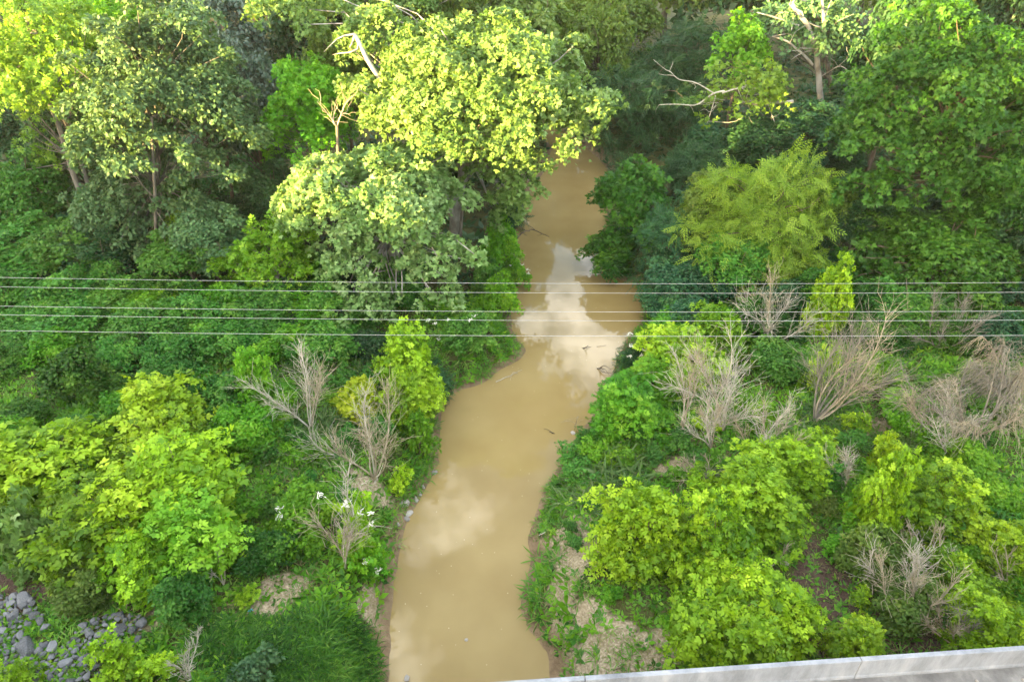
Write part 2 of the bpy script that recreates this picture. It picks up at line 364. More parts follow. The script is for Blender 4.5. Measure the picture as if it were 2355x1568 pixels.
def spread_dirs(rng, n, low):
    D = []
    while len(D) < n:
        c = unit(rng.normal(0, 1, (14, 3))); c = c[c[:, 2] > low]
        if not len(c): continue
        if not D: D.append(c[0]); continue
        dd = ((c[:, None]-np.array(D)[None])**2).sum(-1).min(1); D.append(c[dd.argmax()])
    return np.array(D)

def crown(rng, C, R3, tpl, size, nb, dens, low=-.45, bscale=.36, flat=.62, spr=.30, droop=.35, upn=.42, jit=.58, size_var=.3, shell=(.55,1.0)):
    """leaf sprays on bough domes inside an ellipsoid; returns verts, faces, tint and bough centres"""
    R3 = np.asarray(R3, float); Rm = R3.mean()
    D = spread_dirs(rng, nb, low)
    rr = rng.uniform(*shell, nb)
    rb = Rm*bscale*rng.uniform(.55, 1.45, nb)
    far = rng.uniform(0, 1, nb) < .36                     # some boughs reach out past the rest
    rr = np.where(far, rng.uniform(1.0, 1.28, nb), rr); rb = np.where(far, rb*.6, rb)
    el = rng.uniform(.75, 1.5, nb)
    BC = C + D*(R3-rb[:, None]*.75).clip(.15*R3)*rr[:, None]
    rb = np.maximum(rb, .25)
    leaf_area = {'oval':.3, 'narrow':.15, 'lobed':.55, 'compound':.36, 'trio':.33, 'frond':.28, 'umbel':.5}[tpl]*size*size
    rs = np.maximum(rb*spr, size*.9)
    nsp = np.maximum((rb/rs)**2*3.7, 4).astype(int)
    bi = np.repeat(np.arange(nb), nsp); m = len(bi)
    od = unit(D*.7 + np.array((0,0,.75)))[bi]
    s = unit(unit(rng.normal(0, 1, (m, 3))) + .85*od)
    so = s*rb[bi, None]*np.array((1, 1, flat))*rng.uniform(.4, 1.3, (m, 1))
    hd = unit(D*np.array((1, 1, .35)))[bi]
    so = so + (so*hd).sum(-1, keepdims=True)*hd*(el[bi, None]-1)
    so[:, 2] -= .22*np.maximum((so*hd).sum(-1), 0)**2/rb[bi]
    sp = BC[bi] + so
    btint = rng.uniform(.2, .8, nb); stint = btint[bi]*.45 + rng.uniform(.05, .85, m)*.55
    nl = np.maximum((dens*math.pi*rs[bi]**2/leaf_area), 2).astype(int)
    li = np.repeat(np.arange(m), nl); k = len(li)
    off = rng.normal(0, .42, (k, 3))*rs[bi[li]][:, None]
    sn = s[li]; off -= (off*sn).sum(-1, keepdims=True)*sn*.7
    P = sp[li] + off; P[:, 2] -= droop*(off**2).sum(-1)/rs[bi[li]]
    N = unit(sn*.5 + np.array((0,0,upn)) + rng.normal(0, jit, (k, 3)))
    T = unit(unit(off)*.8 + sn*.4 + np.array((0,0,-.45)) + rng.normal(0, .35, (k, 3)))
    S = size*rng.uniform(1-size_var, 1+size_var, k)
    tint = np.clip(stint[li]*.65 + rng.uniform(0, 1, k)*.35, 0, 1)
    V, F, tt = scatter(tpl, P, N, T, S, tint)
    return V, F, tt, BC

SPEC = {  # leaf shape, leaf size, leaf material, bark, boughs, density
 'sycamore': ('lobed', .172, 'sycamore', 'white', 44, .74, dict(bscale=.30, spr=.34, flat=.6, droop=.5)),
 'maple':    ('trio', .235, 'maple', 'brown', 40, .85, dict(bscale=.25, spr=.42, flat=.42, shell=(.6, 1.18))),
 'boxelder': ('compound', .30, 'lime', 'grey', 26, 1.05, dict(bscale=.33, spr=.42, flat=.8)),
 'ash':      ('oval', .19, 'grey', 'grey', 44, 1.0, dict(bscale=.27, spr=.33, flat=.65)),
 'silver':   ('oval', .24, 'silver', 'brown', 30, 1.0, dict(bscale=.28)),
 'dark':     ('oval', .36, 'dark', 'brown', 30, 1.0, dict(bscale=.32)),
 'deep':     ('frond', .62, 'deep', 'brown', 24, .8, dict(bscale=.34, flat=.5, droop=.6)),
 'feather':  ('frond', .60, 'olive', 'brown', 34, .85, dict(bscale=.34, flat=.5, droop=.7)),
 'hemlock':  ('frond', .85, 'dark', 'brown', 26, .8, dict(bscale=.36, flat=.45, droop=.6)),
 'olive':    ('oval', .32, 'olive', 'grey', 30, 1.0, dict(bscale=.30)),
 'green':    ('trio', .30, 'green', 'brown', 26, 1.0, dict(bscale=.32)),
 'mid':      ('oval', .22, 'mid', 'brown', 24, 1.1, dict(bscale=.36)),
}
def extents(px, py, rx, ry, D):
    t = depth(px, py, D); u, f, d = ray(px, py); h = math.hypot(f, d); sa, ca = d/h, f/h
    R = rx/FPX*t; V = ry/FPX*t
    Rz = math.sqrt(max(V*V-(R*.9*sa)**2, (.45*R)**2))/ca
    return R, R*.92, min(Rz, 1.9*R)
SEED = [0]
DARK = {}
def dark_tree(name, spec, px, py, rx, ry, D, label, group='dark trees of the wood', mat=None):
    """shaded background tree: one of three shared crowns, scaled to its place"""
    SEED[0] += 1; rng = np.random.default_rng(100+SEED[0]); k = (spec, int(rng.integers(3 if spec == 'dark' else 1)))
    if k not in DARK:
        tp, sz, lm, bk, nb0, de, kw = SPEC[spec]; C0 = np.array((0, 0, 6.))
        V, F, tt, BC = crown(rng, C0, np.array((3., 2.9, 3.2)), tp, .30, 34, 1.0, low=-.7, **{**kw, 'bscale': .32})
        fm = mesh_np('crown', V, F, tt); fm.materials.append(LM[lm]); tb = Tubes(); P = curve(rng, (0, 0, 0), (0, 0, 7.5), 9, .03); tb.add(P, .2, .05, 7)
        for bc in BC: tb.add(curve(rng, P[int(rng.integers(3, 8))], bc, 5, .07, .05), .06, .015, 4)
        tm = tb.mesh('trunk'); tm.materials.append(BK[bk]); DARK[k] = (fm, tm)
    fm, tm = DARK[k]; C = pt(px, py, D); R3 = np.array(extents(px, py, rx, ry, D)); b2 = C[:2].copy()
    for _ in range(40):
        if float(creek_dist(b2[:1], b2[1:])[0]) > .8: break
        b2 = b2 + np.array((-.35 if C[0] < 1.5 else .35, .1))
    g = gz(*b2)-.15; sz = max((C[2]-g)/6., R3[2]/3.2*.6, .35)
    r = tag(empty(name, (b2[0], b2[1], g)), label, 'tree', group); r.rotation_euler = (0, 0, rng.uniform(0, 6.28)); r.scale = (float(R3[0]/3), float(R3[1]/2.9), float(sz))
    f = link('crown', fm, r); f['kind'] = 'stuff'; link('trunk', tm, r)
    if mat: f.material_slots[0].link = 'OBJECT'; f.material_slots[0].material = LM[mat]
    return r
def tree(name, spec, px, py, rx, ry, D, label, group=None, base=None, trunk_r=None, bark=None, limbs=None, part_names=('trunk','crown'), cat='tree', mat=None, nb=None, dens=1.0, size=None, extra=None, foot=None):
    SEED[0] += 1; rng = np.random.default_rng(100+SEED[0])
    tp, sz, lm, bk, nb0, de, kw = SPEC[spec]
    C = pt(px, py, D); R3 = np.array(extents(px, py, rx, ry, D))
    if foot is not None: b2 = gp(foot[0], foot[1], 1.4)[:2]
    else: b2 = C[:2] + (base if base is not None else rng.uniform(-.3, .3, 2))
    for _ in range(40):                                  # keep the foot on land
        d = float(creek_dist(np.array([b2[0]]), np.array([b2[1]]))[0])
        if d > .6: break
        b2 = b2 + np.array((-.35 if C[0] < 1.5 else .35, .1))
    B = np.array((b2[0], b2[1], gz(*b2)-.12))
    if C[2]-R3[2] < B[2]+.1: C[2] = max(C[2], B[2] + R3[2]*.75)
    root = tag(empty(name, B), label, cat, group)
    V, F, tt, BC = crown(rng, C, R3, tp, size or sz, nb or nb0, de*dens, **kw)
    Vs, Fs, Ts = [V], [F], [tt]; nV = len(V)
    for e in extra or []:                                # further boughs of the same tree
        c2 = pt(e[0], e[1], e[4]); r2 = np.array(extents(*e[:5]))
        v, f, t2, b3 = crown(rng, c2, r2, tp, size or sz, max(6, int((nb or nb0)*.3)), de*dens, **kw)
        Vs.append(v); Fs.append(f+nV); Ts.append(t2); nV += len(v); BC = np.concatenate([BC, c2[None], b3[::3]])
    me = mesh_np(part_names[1], np.concatenate(Vs), np.concatenate(Fs), np.concatenate(Ts), origin=B)
    me.materials.append(LM[mat or lm])
    co = link(part_names[1], me, root); co['kind'] = 'stuff'
    tb = Tubes(); tr = trunk_r or max(.05, .05*R3.mean()+.05)
    top = C + np.array((0, 0, R3[2]*.35))
    P = curve(rng, B, top, 9, .03)
    tb.add(P, tr, tr*.25, 8)
    H = top[2]-B[2]
    for bc in BC:
        t = np.clip((bc[2]-B[2])/max(H, .1)-rng.uniform(.2, .35), .15 if H < 4 else .5, .9)
        a = P[int(t*8)]
        tb.add(curve(rng, a, bc, 6, .06, .05), tr*.30*(1.2-t), tr*.05+.008, 4)
    tm = tb.mesh(part_names[0], B); tm.materials.append(BK[bark or bk])
    to_ = link(part_names[0], tm, root)
    for L, r0, r1, bkk, lab in limbs or []:              # limbs bare enough to be told apart
        lb = Tubes(); Q = np.array([pt(*p) for p in L])
        tq = np.linspace(0, len(Q)-1, len(Q)*4); Q = np.stack([np.interp(tq, np.arange(len(Q)), Q[:, i]) for i in range(3)], -1)
        Q[1:-1] += rng.normal(0, r0*.15, (len(Q)-2, 3))
        for _ in range(2): Q[1:-1] = (Q[:-2]+2*Q[1:-1]+Q[2:])/4
        r0, r1 = r0*.6, r1*.6; lb.add(Q, r0, r1, 7)
        for j in range(5):
            i = rng.integers(len(Q)//3, len(Q)); e = Q[i] + rng.normal(0, 1, 3)*np.array((1,.7,.7))*(.5+r0*5)
            lb.add(curve(rng, Q[i], e, 5, .15), max(r1*.7, .015), .008, 4)
        lm_ = lb.mesh('limb', B); lm_.materials.append(BK[bkk]); lo = link('limb', lm_, to_)
        if lab: lo['label'] = lab
    return root
def solve_D(px, py, rx, ry, lift=.75):
    D = gp(px, py, 1.5)[1]
    for _ in range(4):
        R3 = extents(px, py, rx, ry, D); D = gp(px, py, 1.4+lift*R3[2])[1]
    return D
PROTO = {}
def shrub_proto(tpl, cls, k):
    """one metre crown sitting on a short stem, shared by many shrubs"""
    key = (tpl, cls, k)
    if key in PROTO: return PROTO[key]
    rng = np.random.default_rng(4000+len(PROTO)*7)
    size, nb, kw = {
     ('compound', 'big'): (.175, 24, dict(bscale=.35, spr=.42, flat=.85, low=-.55)), ('compound', 'small'): (.33, 13, dict(bscale=.42, spr=.45, flat=.85)),
     ('oval', 'big'): (.115, 24, dict(bscale=.36, spr=.36, flat=.75)), ('oval', 'small'): (.19, 15, dict(bscale=.42, spr=.4, flat=.75)),
     ('frond', 'big'): (.45, 20, dict(bscale=.36, flat=.55, droop=.6)), ('lobed', 'big'): (.21, 18, dict(bscale=.38, spr=.4)),
    }[(tpl, cls)]
    C = np.array((0, 0, 1.15))
    parts, BCs, n0 = [], [], 0
    nl = {'frond': 5, 'lobed': 5}.get(tpl, 9 if cls == 'big' else 4)
    for i in range(nl):                                  # several leaders of uneven height, not one dome
        a = i*2.4+rng.uniform(-.4, .4); rad = .66*math.sqrt((i+.2)/nl)*rng.uniform(.8, 1.15)
        top = 2.15*rng.uniform(.55, 1.15)*(1-.25*rad); rl = rng.uniform(.27, .46)
        hz = rng.uniform(.42, .68)
        c = np.array((rad*math.cos(a), rad*math.sin(a), max(top-hz, .5)))
        v, f, t_, bc = crown(rng, c, np.array((rl, rl, hz)), tpl, size, max(5, int(nb*.36)), {'frond': .8, 'compound': .78}.get(tpl, .9), **{**kw, 'bscale': kw['bscale']*1.2, 'low': -.75})
        parts.append((v, f+n0, np.clip(t_+rng.uniform(-.28, .2), 0, 1))); n0 += len(v); BCs.append(bc)
    V, F, tt = (np.concatenate([p[q] for p in parts]) for q in range(3)); BC = np.concatenate(BCs)
    fm = mesh_np('foliage', V, F, tt); fm.materials.append(LM['mid'])
    tb = Tubes(); P = curve(rng, (0, 0, 0), (0, 0, 1.5), 7, .05); tb.add(P, .05, .015, 6)
    for bc in BC: tb.add(curve(rng, P[int(rng.integers(0, 4))], bc, 5, .08, .05), .02, .006, 4)
    sm = tb.mesh('stem'); sm.materials.append(BK['brown'])
    PROTO[key] = (fm, sm); return PROTO[key]
NVAR = {('compound', 'big'): 5, ('compound', 'small'): 3, ('oval', 'big'): 5, ('oval', 'small'): 3, ('frond', 'big'): 2, ('lobed', 'big'): 2}
def flowers_on(root, spots, D, rng, B, rz, sc):
    c, s = math.cos(-rz), math.sin(-rz)
    for (x, y) in spots:
        p = pt(x, y, D)
        k = 9; P = p + rng.normal(0, .05, (k, 3))*np.array((1, 1, .4))
        N = np.array((0, -.45, 1.0)) + rng.normal(0, .35, (k, 3)); T = rng.normal(0, 1, (k, 3))
        V, F, tt = scatter('umbel', P, N, T, rng.uniform(.07, .115, k), rng.uniform(0, 1, k))
        V = V - B; V = np.stack([V[:, 0]*c - V[:, 1]*s, V[:, 0]*s + V[:, 1]*c, V[:, 2]], -1)/sc
        me = mesh_np('flower_head', V, F, tt); me.materials.append(LM['flower']); link('flower_head', me, root)
def shrub(name, spec, px, py, rx, ry, label, group=None, flowers=None, lift=.75, cat='shrub', mat=None, tone=None, **kw):
    SEED[0] += 1; rng = np.random.default_rng(100+SEED[0])
    tpl = {'lobed': 'lobed', 'compound': 'compound', 'frond': 'frond'}.get(SPEC[spec][0], 'oval'); mt = mat or SPEC[spec][2]
    if spec == 'boxelder': rx, ry = rx*1.3, ry*1.18
    D = solve_D(px, py, rx, ry, lift); C = pt(px, py, D)
    for _ in range(4):
        R3 = np.array(extents(px, py, rx, ry, C[1])); C = .5*C + .5*gp(px, py, max(gz(C[0], C[1]), .2)+lift*R3[2])
    D = C[1]; C = pt(px, py, D)
    cls = 'big' if R3[0] > .75 or tpl in ('frond', 'lobed') else 'small'
    fm, sm = shrub_proto(tpl, cls, int(rng.integers(NVAR[(tpl, cls)])))
    g = gz(C[0], C[1])
    B = np.array((C[0], C[1], min(g-.05, C[2]-1.15*R3[2]))); sz = max(R3[2], (C[2]-B[2])/1.15)
    rz = rng.uniform(0, 6.28); sc = np.array((R3[0], R3[1], sz))
    r = tag(empty(name, B), label, cat, group); r.rotation_euler = (0, 0, rz); r.scale = [float(v) for v in sc]
    f = link('foliage', fm, r); f['kind'] = 'stuff'; f.material_slots[0].link = 'OBJECT'; f.material_slots[0].material = LM[mt]
    link('stem', sm, r)
    if flowers: flowers_on(f, flowers, D-R3[1]*.6, rng, B, rz, sc)
    return r

# ------------------------------------------------------------------ bridge over the creek, under the camera
BD = np.array((.9976, .0691)); BN = np.array((.0691, -.9976))      # along the parapet, and towards the deck
BA = np.array((-.64, 6.75))                                        # a point of its outer top edge
TOPZ, PH, PW = CAM_H-13.0, .60, .10
DECKZ = TOPZ-PH
M_par = concrete_mat('parapet concrete', (.095,.10,.11), (.185,.195,.215), (.265,.272,.285))
M_deck = concrete_mat('deck concrete', (.075,.072,.07), (.13,.125,.12), (.21,.205,.195), False)
def prism(name, s0, s1, prof, mat, parent=None, bevel=.0):
    """profile (offset towards the deck, height) drawn along the bridge from s0 to s1"""
    n = len(prof); V = []
    for s in (s0, s1):
        for o, z in prof:
            p = BA + BD*s + BN*o; V.append((p[0], p[1], z))
    F = [[i, (i+1) % n, n+(i+1) % n, n+i] for i in range(n)]
    me = bpy.data.meshes.new(name); me.from_pydata(V, [], F + [list(range(n))[::-1], list(range(n, 2*n))]); me.update()
    import bmesh
    bm = bmesh.new(); bm.from_mesh(me); bmesh.ops.recalc_face_normals(bm, faces=bm.faces)
    if bevel: bmesh.ops.bevel(bm, geom=[e for e in bm.edges], offset=bevel, segments=2, affect='EDGES', profile=.6)
    bm.to_mesh(me); bm.free(); me.materials.append(mat)
    return link(name, me, parent)
J0, JS = 2.05, 5.5                      # first joint and joint spacing along the wall
par = tag(empty('bridge_parapet', (0, 0, 0)), 'pale concrete parapet wall along the edge of the bridge deck', 'parapet')
for k in range(-4, 5):
    s0 = J0 + JS*k + .007; s1 = J0 + JS*(k+1) - .007
    prism('wall_panel', s0, s1, [(0, TOPZ), (PW, TOPZ+.004), (PW+.012, DECKZ+.10), (PW+.03, DECKZ+.07), (PW+.032, DECKZ-.25), (0, DECKZ-.25)], M_par, par, .014)
deck = tag(prism('bridge_deck', -60, 60, [(PW*.4, DECKZ), (9.5, DECKZ-.05), (9.5, DECKZ-.75), (PW*.4, DECKZ-.75)], M_deck), 'worn concrete bridge deck behind the parapet', kind='structure')
beam = tag(prism('bridge_beam', -60, 60, [(1.0, DECKZ-.755), (8.6, DECKZ-.755), (8.4, DECKZ-1.5), (1.2, DECKZ-1.5)], M_deck), 'concrete beam carrying the bridge deck', kind='structure')
M_peb = rock_mat('pale pebble', (.18,.165,.145), (.33,.31,.28))

def rock_mesh(rng, r=(1,.8,.6), n=16):
    import bmesh
    bm = bmesh.new()
    for p in unit(rng.normal(0, 1, (n, 3)))*np.array(r)*rng.uniform(.82, 1.05, (n, 1)): bm.verts.new(p)
    h = bmesh.ops.convex_hull(bm, input=bm.verts)
    bmesh.ops.delete(bm, geom=list({g for g in h['geom_interior'] + h['geom_unused'] if isinstance(g, bmesh.types.BMVert)}), context='VERTS')
    bmesh.ops.recalc_face_normals(bm, faces=bm.faces)
    bmesh.ops.bevel(bm, geom=[e for e in bm.edges], offset=.045, segments=1, affect='EDGES')
    me = bpy.data.meshes.new('rock'); bm.to_mesh(me); bm.free(); return me
rrng = np.random.default_rng(5)
ROCKS = [rock_mesh(rrng, (1, rrng.uniform(.65, .95), rrng.uniform(.45, .75)), int(rrng.integers(13, 22))) for _ in range(14)]
PEBS = [m.copy() for m in ROCKS]
for m in ROCKS: m.materials.append(None)
M_rock = rock_mat('riprap rock', (.04,.043,.048), (.17,.175,.185))
for m in ROCKS: m.materials[0] = M_rock
for m in PEBS: m.materials.append(M_peb)
def place_rock(name, me, p, size, rng, label, cat, group=None):
    o = link(name, me); o.location = [float(c) for c in p]; o.scale = [float(c) for c in size*rng.uniform(.85, 1.15, 3)]
    o.rotation_euler = (rng.uniform(-.35, .35), rng.uniform(-.35, .35), rng.uniform(0, 6.28))
    return tag(o, label, cat, group)
for (x, y, s, lab) in ((2090,1558,.035,'small white pebble on the bridge deck below the second parapet joint'), (2245,1552,.04,'small white pebble on the bridge deck near the picture corner'), (2352,1549,.045,'rounded white pebble on the deck at the rightmost edge')):
    p = gp(x, y+14, DECKZ); place_rock('pebble', PEBS[0], p+np.array((0,0,.02)), s, rrng, lab, 'pebble')

# ------------------------------------------------------------------ power lines
M_wire = plain('aluminium conductor', (.34,.35,.36), .5, .1)
WIRE = [(13.20,10.00,'farthest of the five thin power lines crossing above the creek'), (12.80,10.0,'second farthest power line, paired closely with the farthest one'), (12.05,10.0,'middle one of the five power lines strung over the creek'),
        (11.72,10.0,'power line just below the middle one of the five'), (11.17,10.0,'nearest and lowest in view of the five power lines')]
for k, (D, z, lab) in enumerate(WIRE):
    X = np.linspace(-58, 58, 120); Z = z + .19*((X-4.5)/17)**2
    tb = Tubes(); tb.add(np.stack([X, np.full_like(X, D)+.0006*X*(-1 if k % 2 else .5), Z], -1), .0038, .0038, 5)
    me = tb.mesh('power_line'); me.materials.append(M_wire)
    tag(link('power_line', me), lab, 'power line', 'power lines over the creek')

# ------------------------------------------------------------------ tall trees
tree('vine_clad_tree', 'boxelder', 105, 130, 165, 160, 31, 'tall vine-clad tree with a thick leaning grey trunk at the upper left', foot=(232,615), trunk_r=.16, mat='locust', nb=26, dens=.62,
     limbs=[([(236,600,29.6),(205,500,29.6),(178,420,29.7),(150,330,29.8),(118,240,29.9),(88,150,30),(60,40,30)], .27, .13, 'grey', 'thick leaning grey trunk')],
     extra=[(105,350,40,95,30.5), (40,230,60,80,30), (45,420,60,60,31)])
tree('ash_tree', 'ash', 375, 245, 195, 225, 29, 'tall grey-green tree whose top catches the sun, with a slim pale trunk', foot=(362,640), trunk_r=.12,
     limbs=[([(358,560,27.2),(357,470,27.1),(353,370,27.0),(349,270,27)], .13, .09, 'grey', 'slim pale trunk showing through the leaves'), ([(356,455,27),(330,430,26.9),(310,395,26.8)], .05, .03, 'grey', None)],
     extra=[(270,440,80,80,27.5), (465,390,80,75,28), (430,480,70,60,27), (330,330,80,80,26.6), (372,560,75,70,27.5), (290,560,60,70,27), (400,60,90,70,30)])
tree('yellow_green_tree', 'boxelder', 250, 75, 115, 90, 36, 'soft yellow-green tree between the vine-clad trunk and the ash', mat='green', dens=.9)
tree('silver_leaf_tree', 'silver', 535, 120, 85, 150, 40, 'silvery grey tree with a dark trunk left of the sunlit sycamore', limbs=[([(560,240,38.5),(535,150,38.5),(508,50,38.5)], .2, .12, 'brown', 'dark bare trunk')])
dark_tree('dark_oak', 'dark', 590, 330, 85, 150, 36, 'dark green tree standing in the gap beside the forked dead snag')
dark_tree('dark_oak', 'dark', 715, 90, 110, 90, 44, 'dark tree shaded behind the top of the sunlit sycamore')
tree('layered_boxelder', 'boxelder', 715, 265, 100, 120, 32, 'yellow-green layered tree with a sunlit top behind the dead snag', mat='green', extra=[(650,330,45,80,31.5), (720,180,75,35,32)])
tree('sycamore_tree', 'sycamore', 1090, 195, 265, 165, 31.5, 'large sycamore blazing yellow in the sun, leaning over the creek', foot=(1040,560), trunk_r=.32, nb=60, dens=1.1,
     limbs=[([(1040,500,31),(1000,380,31),(930,270,31),(850,150,31),(815,80,31)], .26, .14, 'white', 'sunlit pale trunk'), ([(1060,430,31),(1130,345,30.5),(1210,330,30)], .12, .05, 'white', None)],
     extra=[(1185,410,70,100,29.4), (1130,380,70,70,29.8), (1310,240,70,80,31), (880,90,130,90,33), (680,20,110,60,35), (1170,480,40,50,30.2), (900,230,90,80,30)])
tree('sycamore_tree', 'sycamore', 865, 440, 205, 120, 27, 'pale green sycamore in shade, its big leaves hanging down to the left bank', foot=(930,660), trunk_r=.28, nb=52, dens=1.1, mat='pale',
     limbs=[([(915,690,25.5),(915,600,25.8),(905,510,26.2)], .24, .18, 'white', 'pale trunk in the dark gap')],
     extra=[(1015,590,105,80,24.8), (815,620,95,95,24.6), (985,675,80,55,24.2), (745,430,85,70,26), (840,700,80,50,23.8), (900,540,90,60,25)])
dark_tree('dark_oak', 'dark', 1040, 470, 130, 90, 38, 'dark undergrowth tree in the black hollow beneath the sycamore')
tree('young_maple', 'boxelder', 632, 590, 85, 85, 25.5, 'small yellow-green maple standing in front of the dark wood by the wires', foot=(650,760), mat='green', dens=1.05, extra=[(640,690,70,60,24.5), (520,610,35,45,25.5)])
tree('olive_tree', 'olive', 1235, 35, 165, 85, 55, 'olive-green tree behind the crown of the sunlit sycamore')
tree('olive_tree', 'olive', 1400, 60, 110, 120, 60, 'olive-green tree at the top edge above the creek bend')
tree('sycamore_tree', 'sycamore', 880, 0, 160, 80, 42, 'sunlit sycamore top at the upper edge behind the large one', dens=.9)
tree('hemlock_tree', 'hemlock', 1450, 230, 150, 110, 48, 'dark feathery tree overhanging the far bend of the creek', extra=[(1500,330,110,60,45), (1420,150,100,70,52)])
tree('hemlock_tree', 'hemlock', 1600, 130, 110, 90, 52, 'dark feathery tree left of the bare-limbed sycamore')
tree('green_maple', 'green', 1705, 115, 62, 75, 44, 'bright green maple in front of the bare-limbed sycamore', dens=.9)
tree('bare_limbed_sycamore', 'olive', 1860, 60, 130, 80, 46, 'old sycamore with bare white limbs at the upper right', foot=(1905,330), trunk_r=.22, dens=.6, mat='grey',
     limbs=[([(1890,260,44),(1882,180,44),(1878,110,44),(1850,50,44),(1820,10,44)], .34, .2, 'white', 'thick white trunk'), ([(1882,130,44),(1895,70,44),(1890,0,44)], .2, .14, 'white', None),
            ([(1868,150,43.8),(1840,120,43.5),(1810,95,43.3),(1775,85,43.2)], .14, .07, 'white', None), ([(1836,60,43.8),(1780,40,43.6),(1740,30,43.5)], .1, .05, 'white', None), ([(1890,175,43.5),(1930,150,43.2),(1960,170,43)], .06, .03, 'white', None)])
tree('leaning_sycamore', 'green', 1715, 215, 95, 75, 39, 'broken leaning sycamore bough with bleached twigs and yellowing leaves', foot=(1840,330), trunk_r=.1, mat='locust', dens=.36, extra=[(1640,260,50,50,38.5), (1770,190,50,55,39.5)],
     limbs=[([(1822,234,39),(1780,237,38.8),(1730,240,38.6),(1700,235,38.5)], .17, .12, 'white', 'stout broken white log'),
            ([(1665,210,38.3),(1640,215,38.2),(1600,245,38),(1560,240,37.9),(1515,242,37.8)], .09, .03, 'dead', 'bleached bare branch'),
            ([(1640,215,38.2),(1600,190,38),(1560,185,37.9),(1540,165,37.8)], .06, .03, 'dead', None), ([(1645,220,38.2),(1635,255,38),(1625,285,37.9)], .05, .03, 'dead', None),
            ([(1765,240,38.7),(1780,280,38.5),(1790,310,38.4)], .05, .02, 'white', None), ([(1660,215,38.2),(1710,200,38.4),(1740,205,38.6)], .08, .05, 'dead', None)])
tree('big_maple', 'maple', 2170, 270, 195, 215, 30, 'largest maple on the right, in dense tiered green boughs', foot=(2210,620), trunk_r=.28, nb=58, dens=1.0,
     extra=[(2050,330,110,60,28.5), (2010,440,80,60,27.5), (2200,420,110,70,28), (2150,60,110,80,32), (2290,180,80,90,30), (2310,330,60,80,29)])
tree('shaded_maple', 'maple', 2130, 610, 170, 85, 26.5, 'darker maple tucked under the large one, above the wires', dens=1.0, nb=44, extra=[(2000,620,90,60,26), (2270,560,70,60,27)])
dark_tree('dark_oak', 'dark', 2300, 640, 90, 110, 27, 'dark tree at the rightmost edge behind the wires')
dark_tree('dark_oak', 'dark', 1960, 330, 95, 95, 43, 'dark tree in the shadowed gap left of the large maple')
dark_tree('dark_oak', 'dark', 2010, 130, 95, 110, 52, 'dark tree beyond the bare-limbed sycamore')
dark_tree('dark_oak', 'dark', 2330, 40, 90, 110, 46, 'dark tree in the upper right corner')
tree('feathery_locust', 'feather', 1755, 490, 120, 110, 28, 'soft feathery olive-green tree on the right bank below the leaning sycamore', dens=.95, nb=36, mat='locust', extra=[(1850,610,55,70,26.2), (1650,550,75,55,27), (1830,400,75,55,28.6), (1690,420,60,50,28.4), (1760,600,60,50,26.4)])
tree('green_maple', 'green', 1465, 450, 90, 80, 33, 'rounded green tree on the right bank at the narrow reach of creek', extra=[(1480,520,80,50,31.5), (1430,430,40,40,33)], mat='maple')
tree('streamside_willow', 'deep', 1560, 560, 95, 90, 30, 'blue-green feathery tree between the rounded tree and the locust', extra=[(1540,640,70,40,28)])
tree('hemlock_tree', 'hemlock', 1620, 390, 90, 60, 37, 'dark feathery tree behind the locust under the bleached branch')
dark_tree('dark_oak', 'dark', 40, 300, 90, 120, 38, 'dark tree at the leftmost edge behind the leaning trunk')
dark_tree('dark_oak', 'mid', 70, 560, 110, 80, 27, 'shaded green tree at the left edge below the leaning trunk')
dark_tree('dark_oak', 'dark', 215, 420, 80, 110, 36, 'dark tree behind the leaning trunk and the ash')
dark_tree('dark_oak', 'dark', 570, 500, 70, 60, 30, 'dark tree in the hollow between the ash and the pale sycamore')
dark_tree('dark_oak', 'dark', 250, 610, 90, 70, 27, 'shaded dark tree at the foot of the leaning trunk')
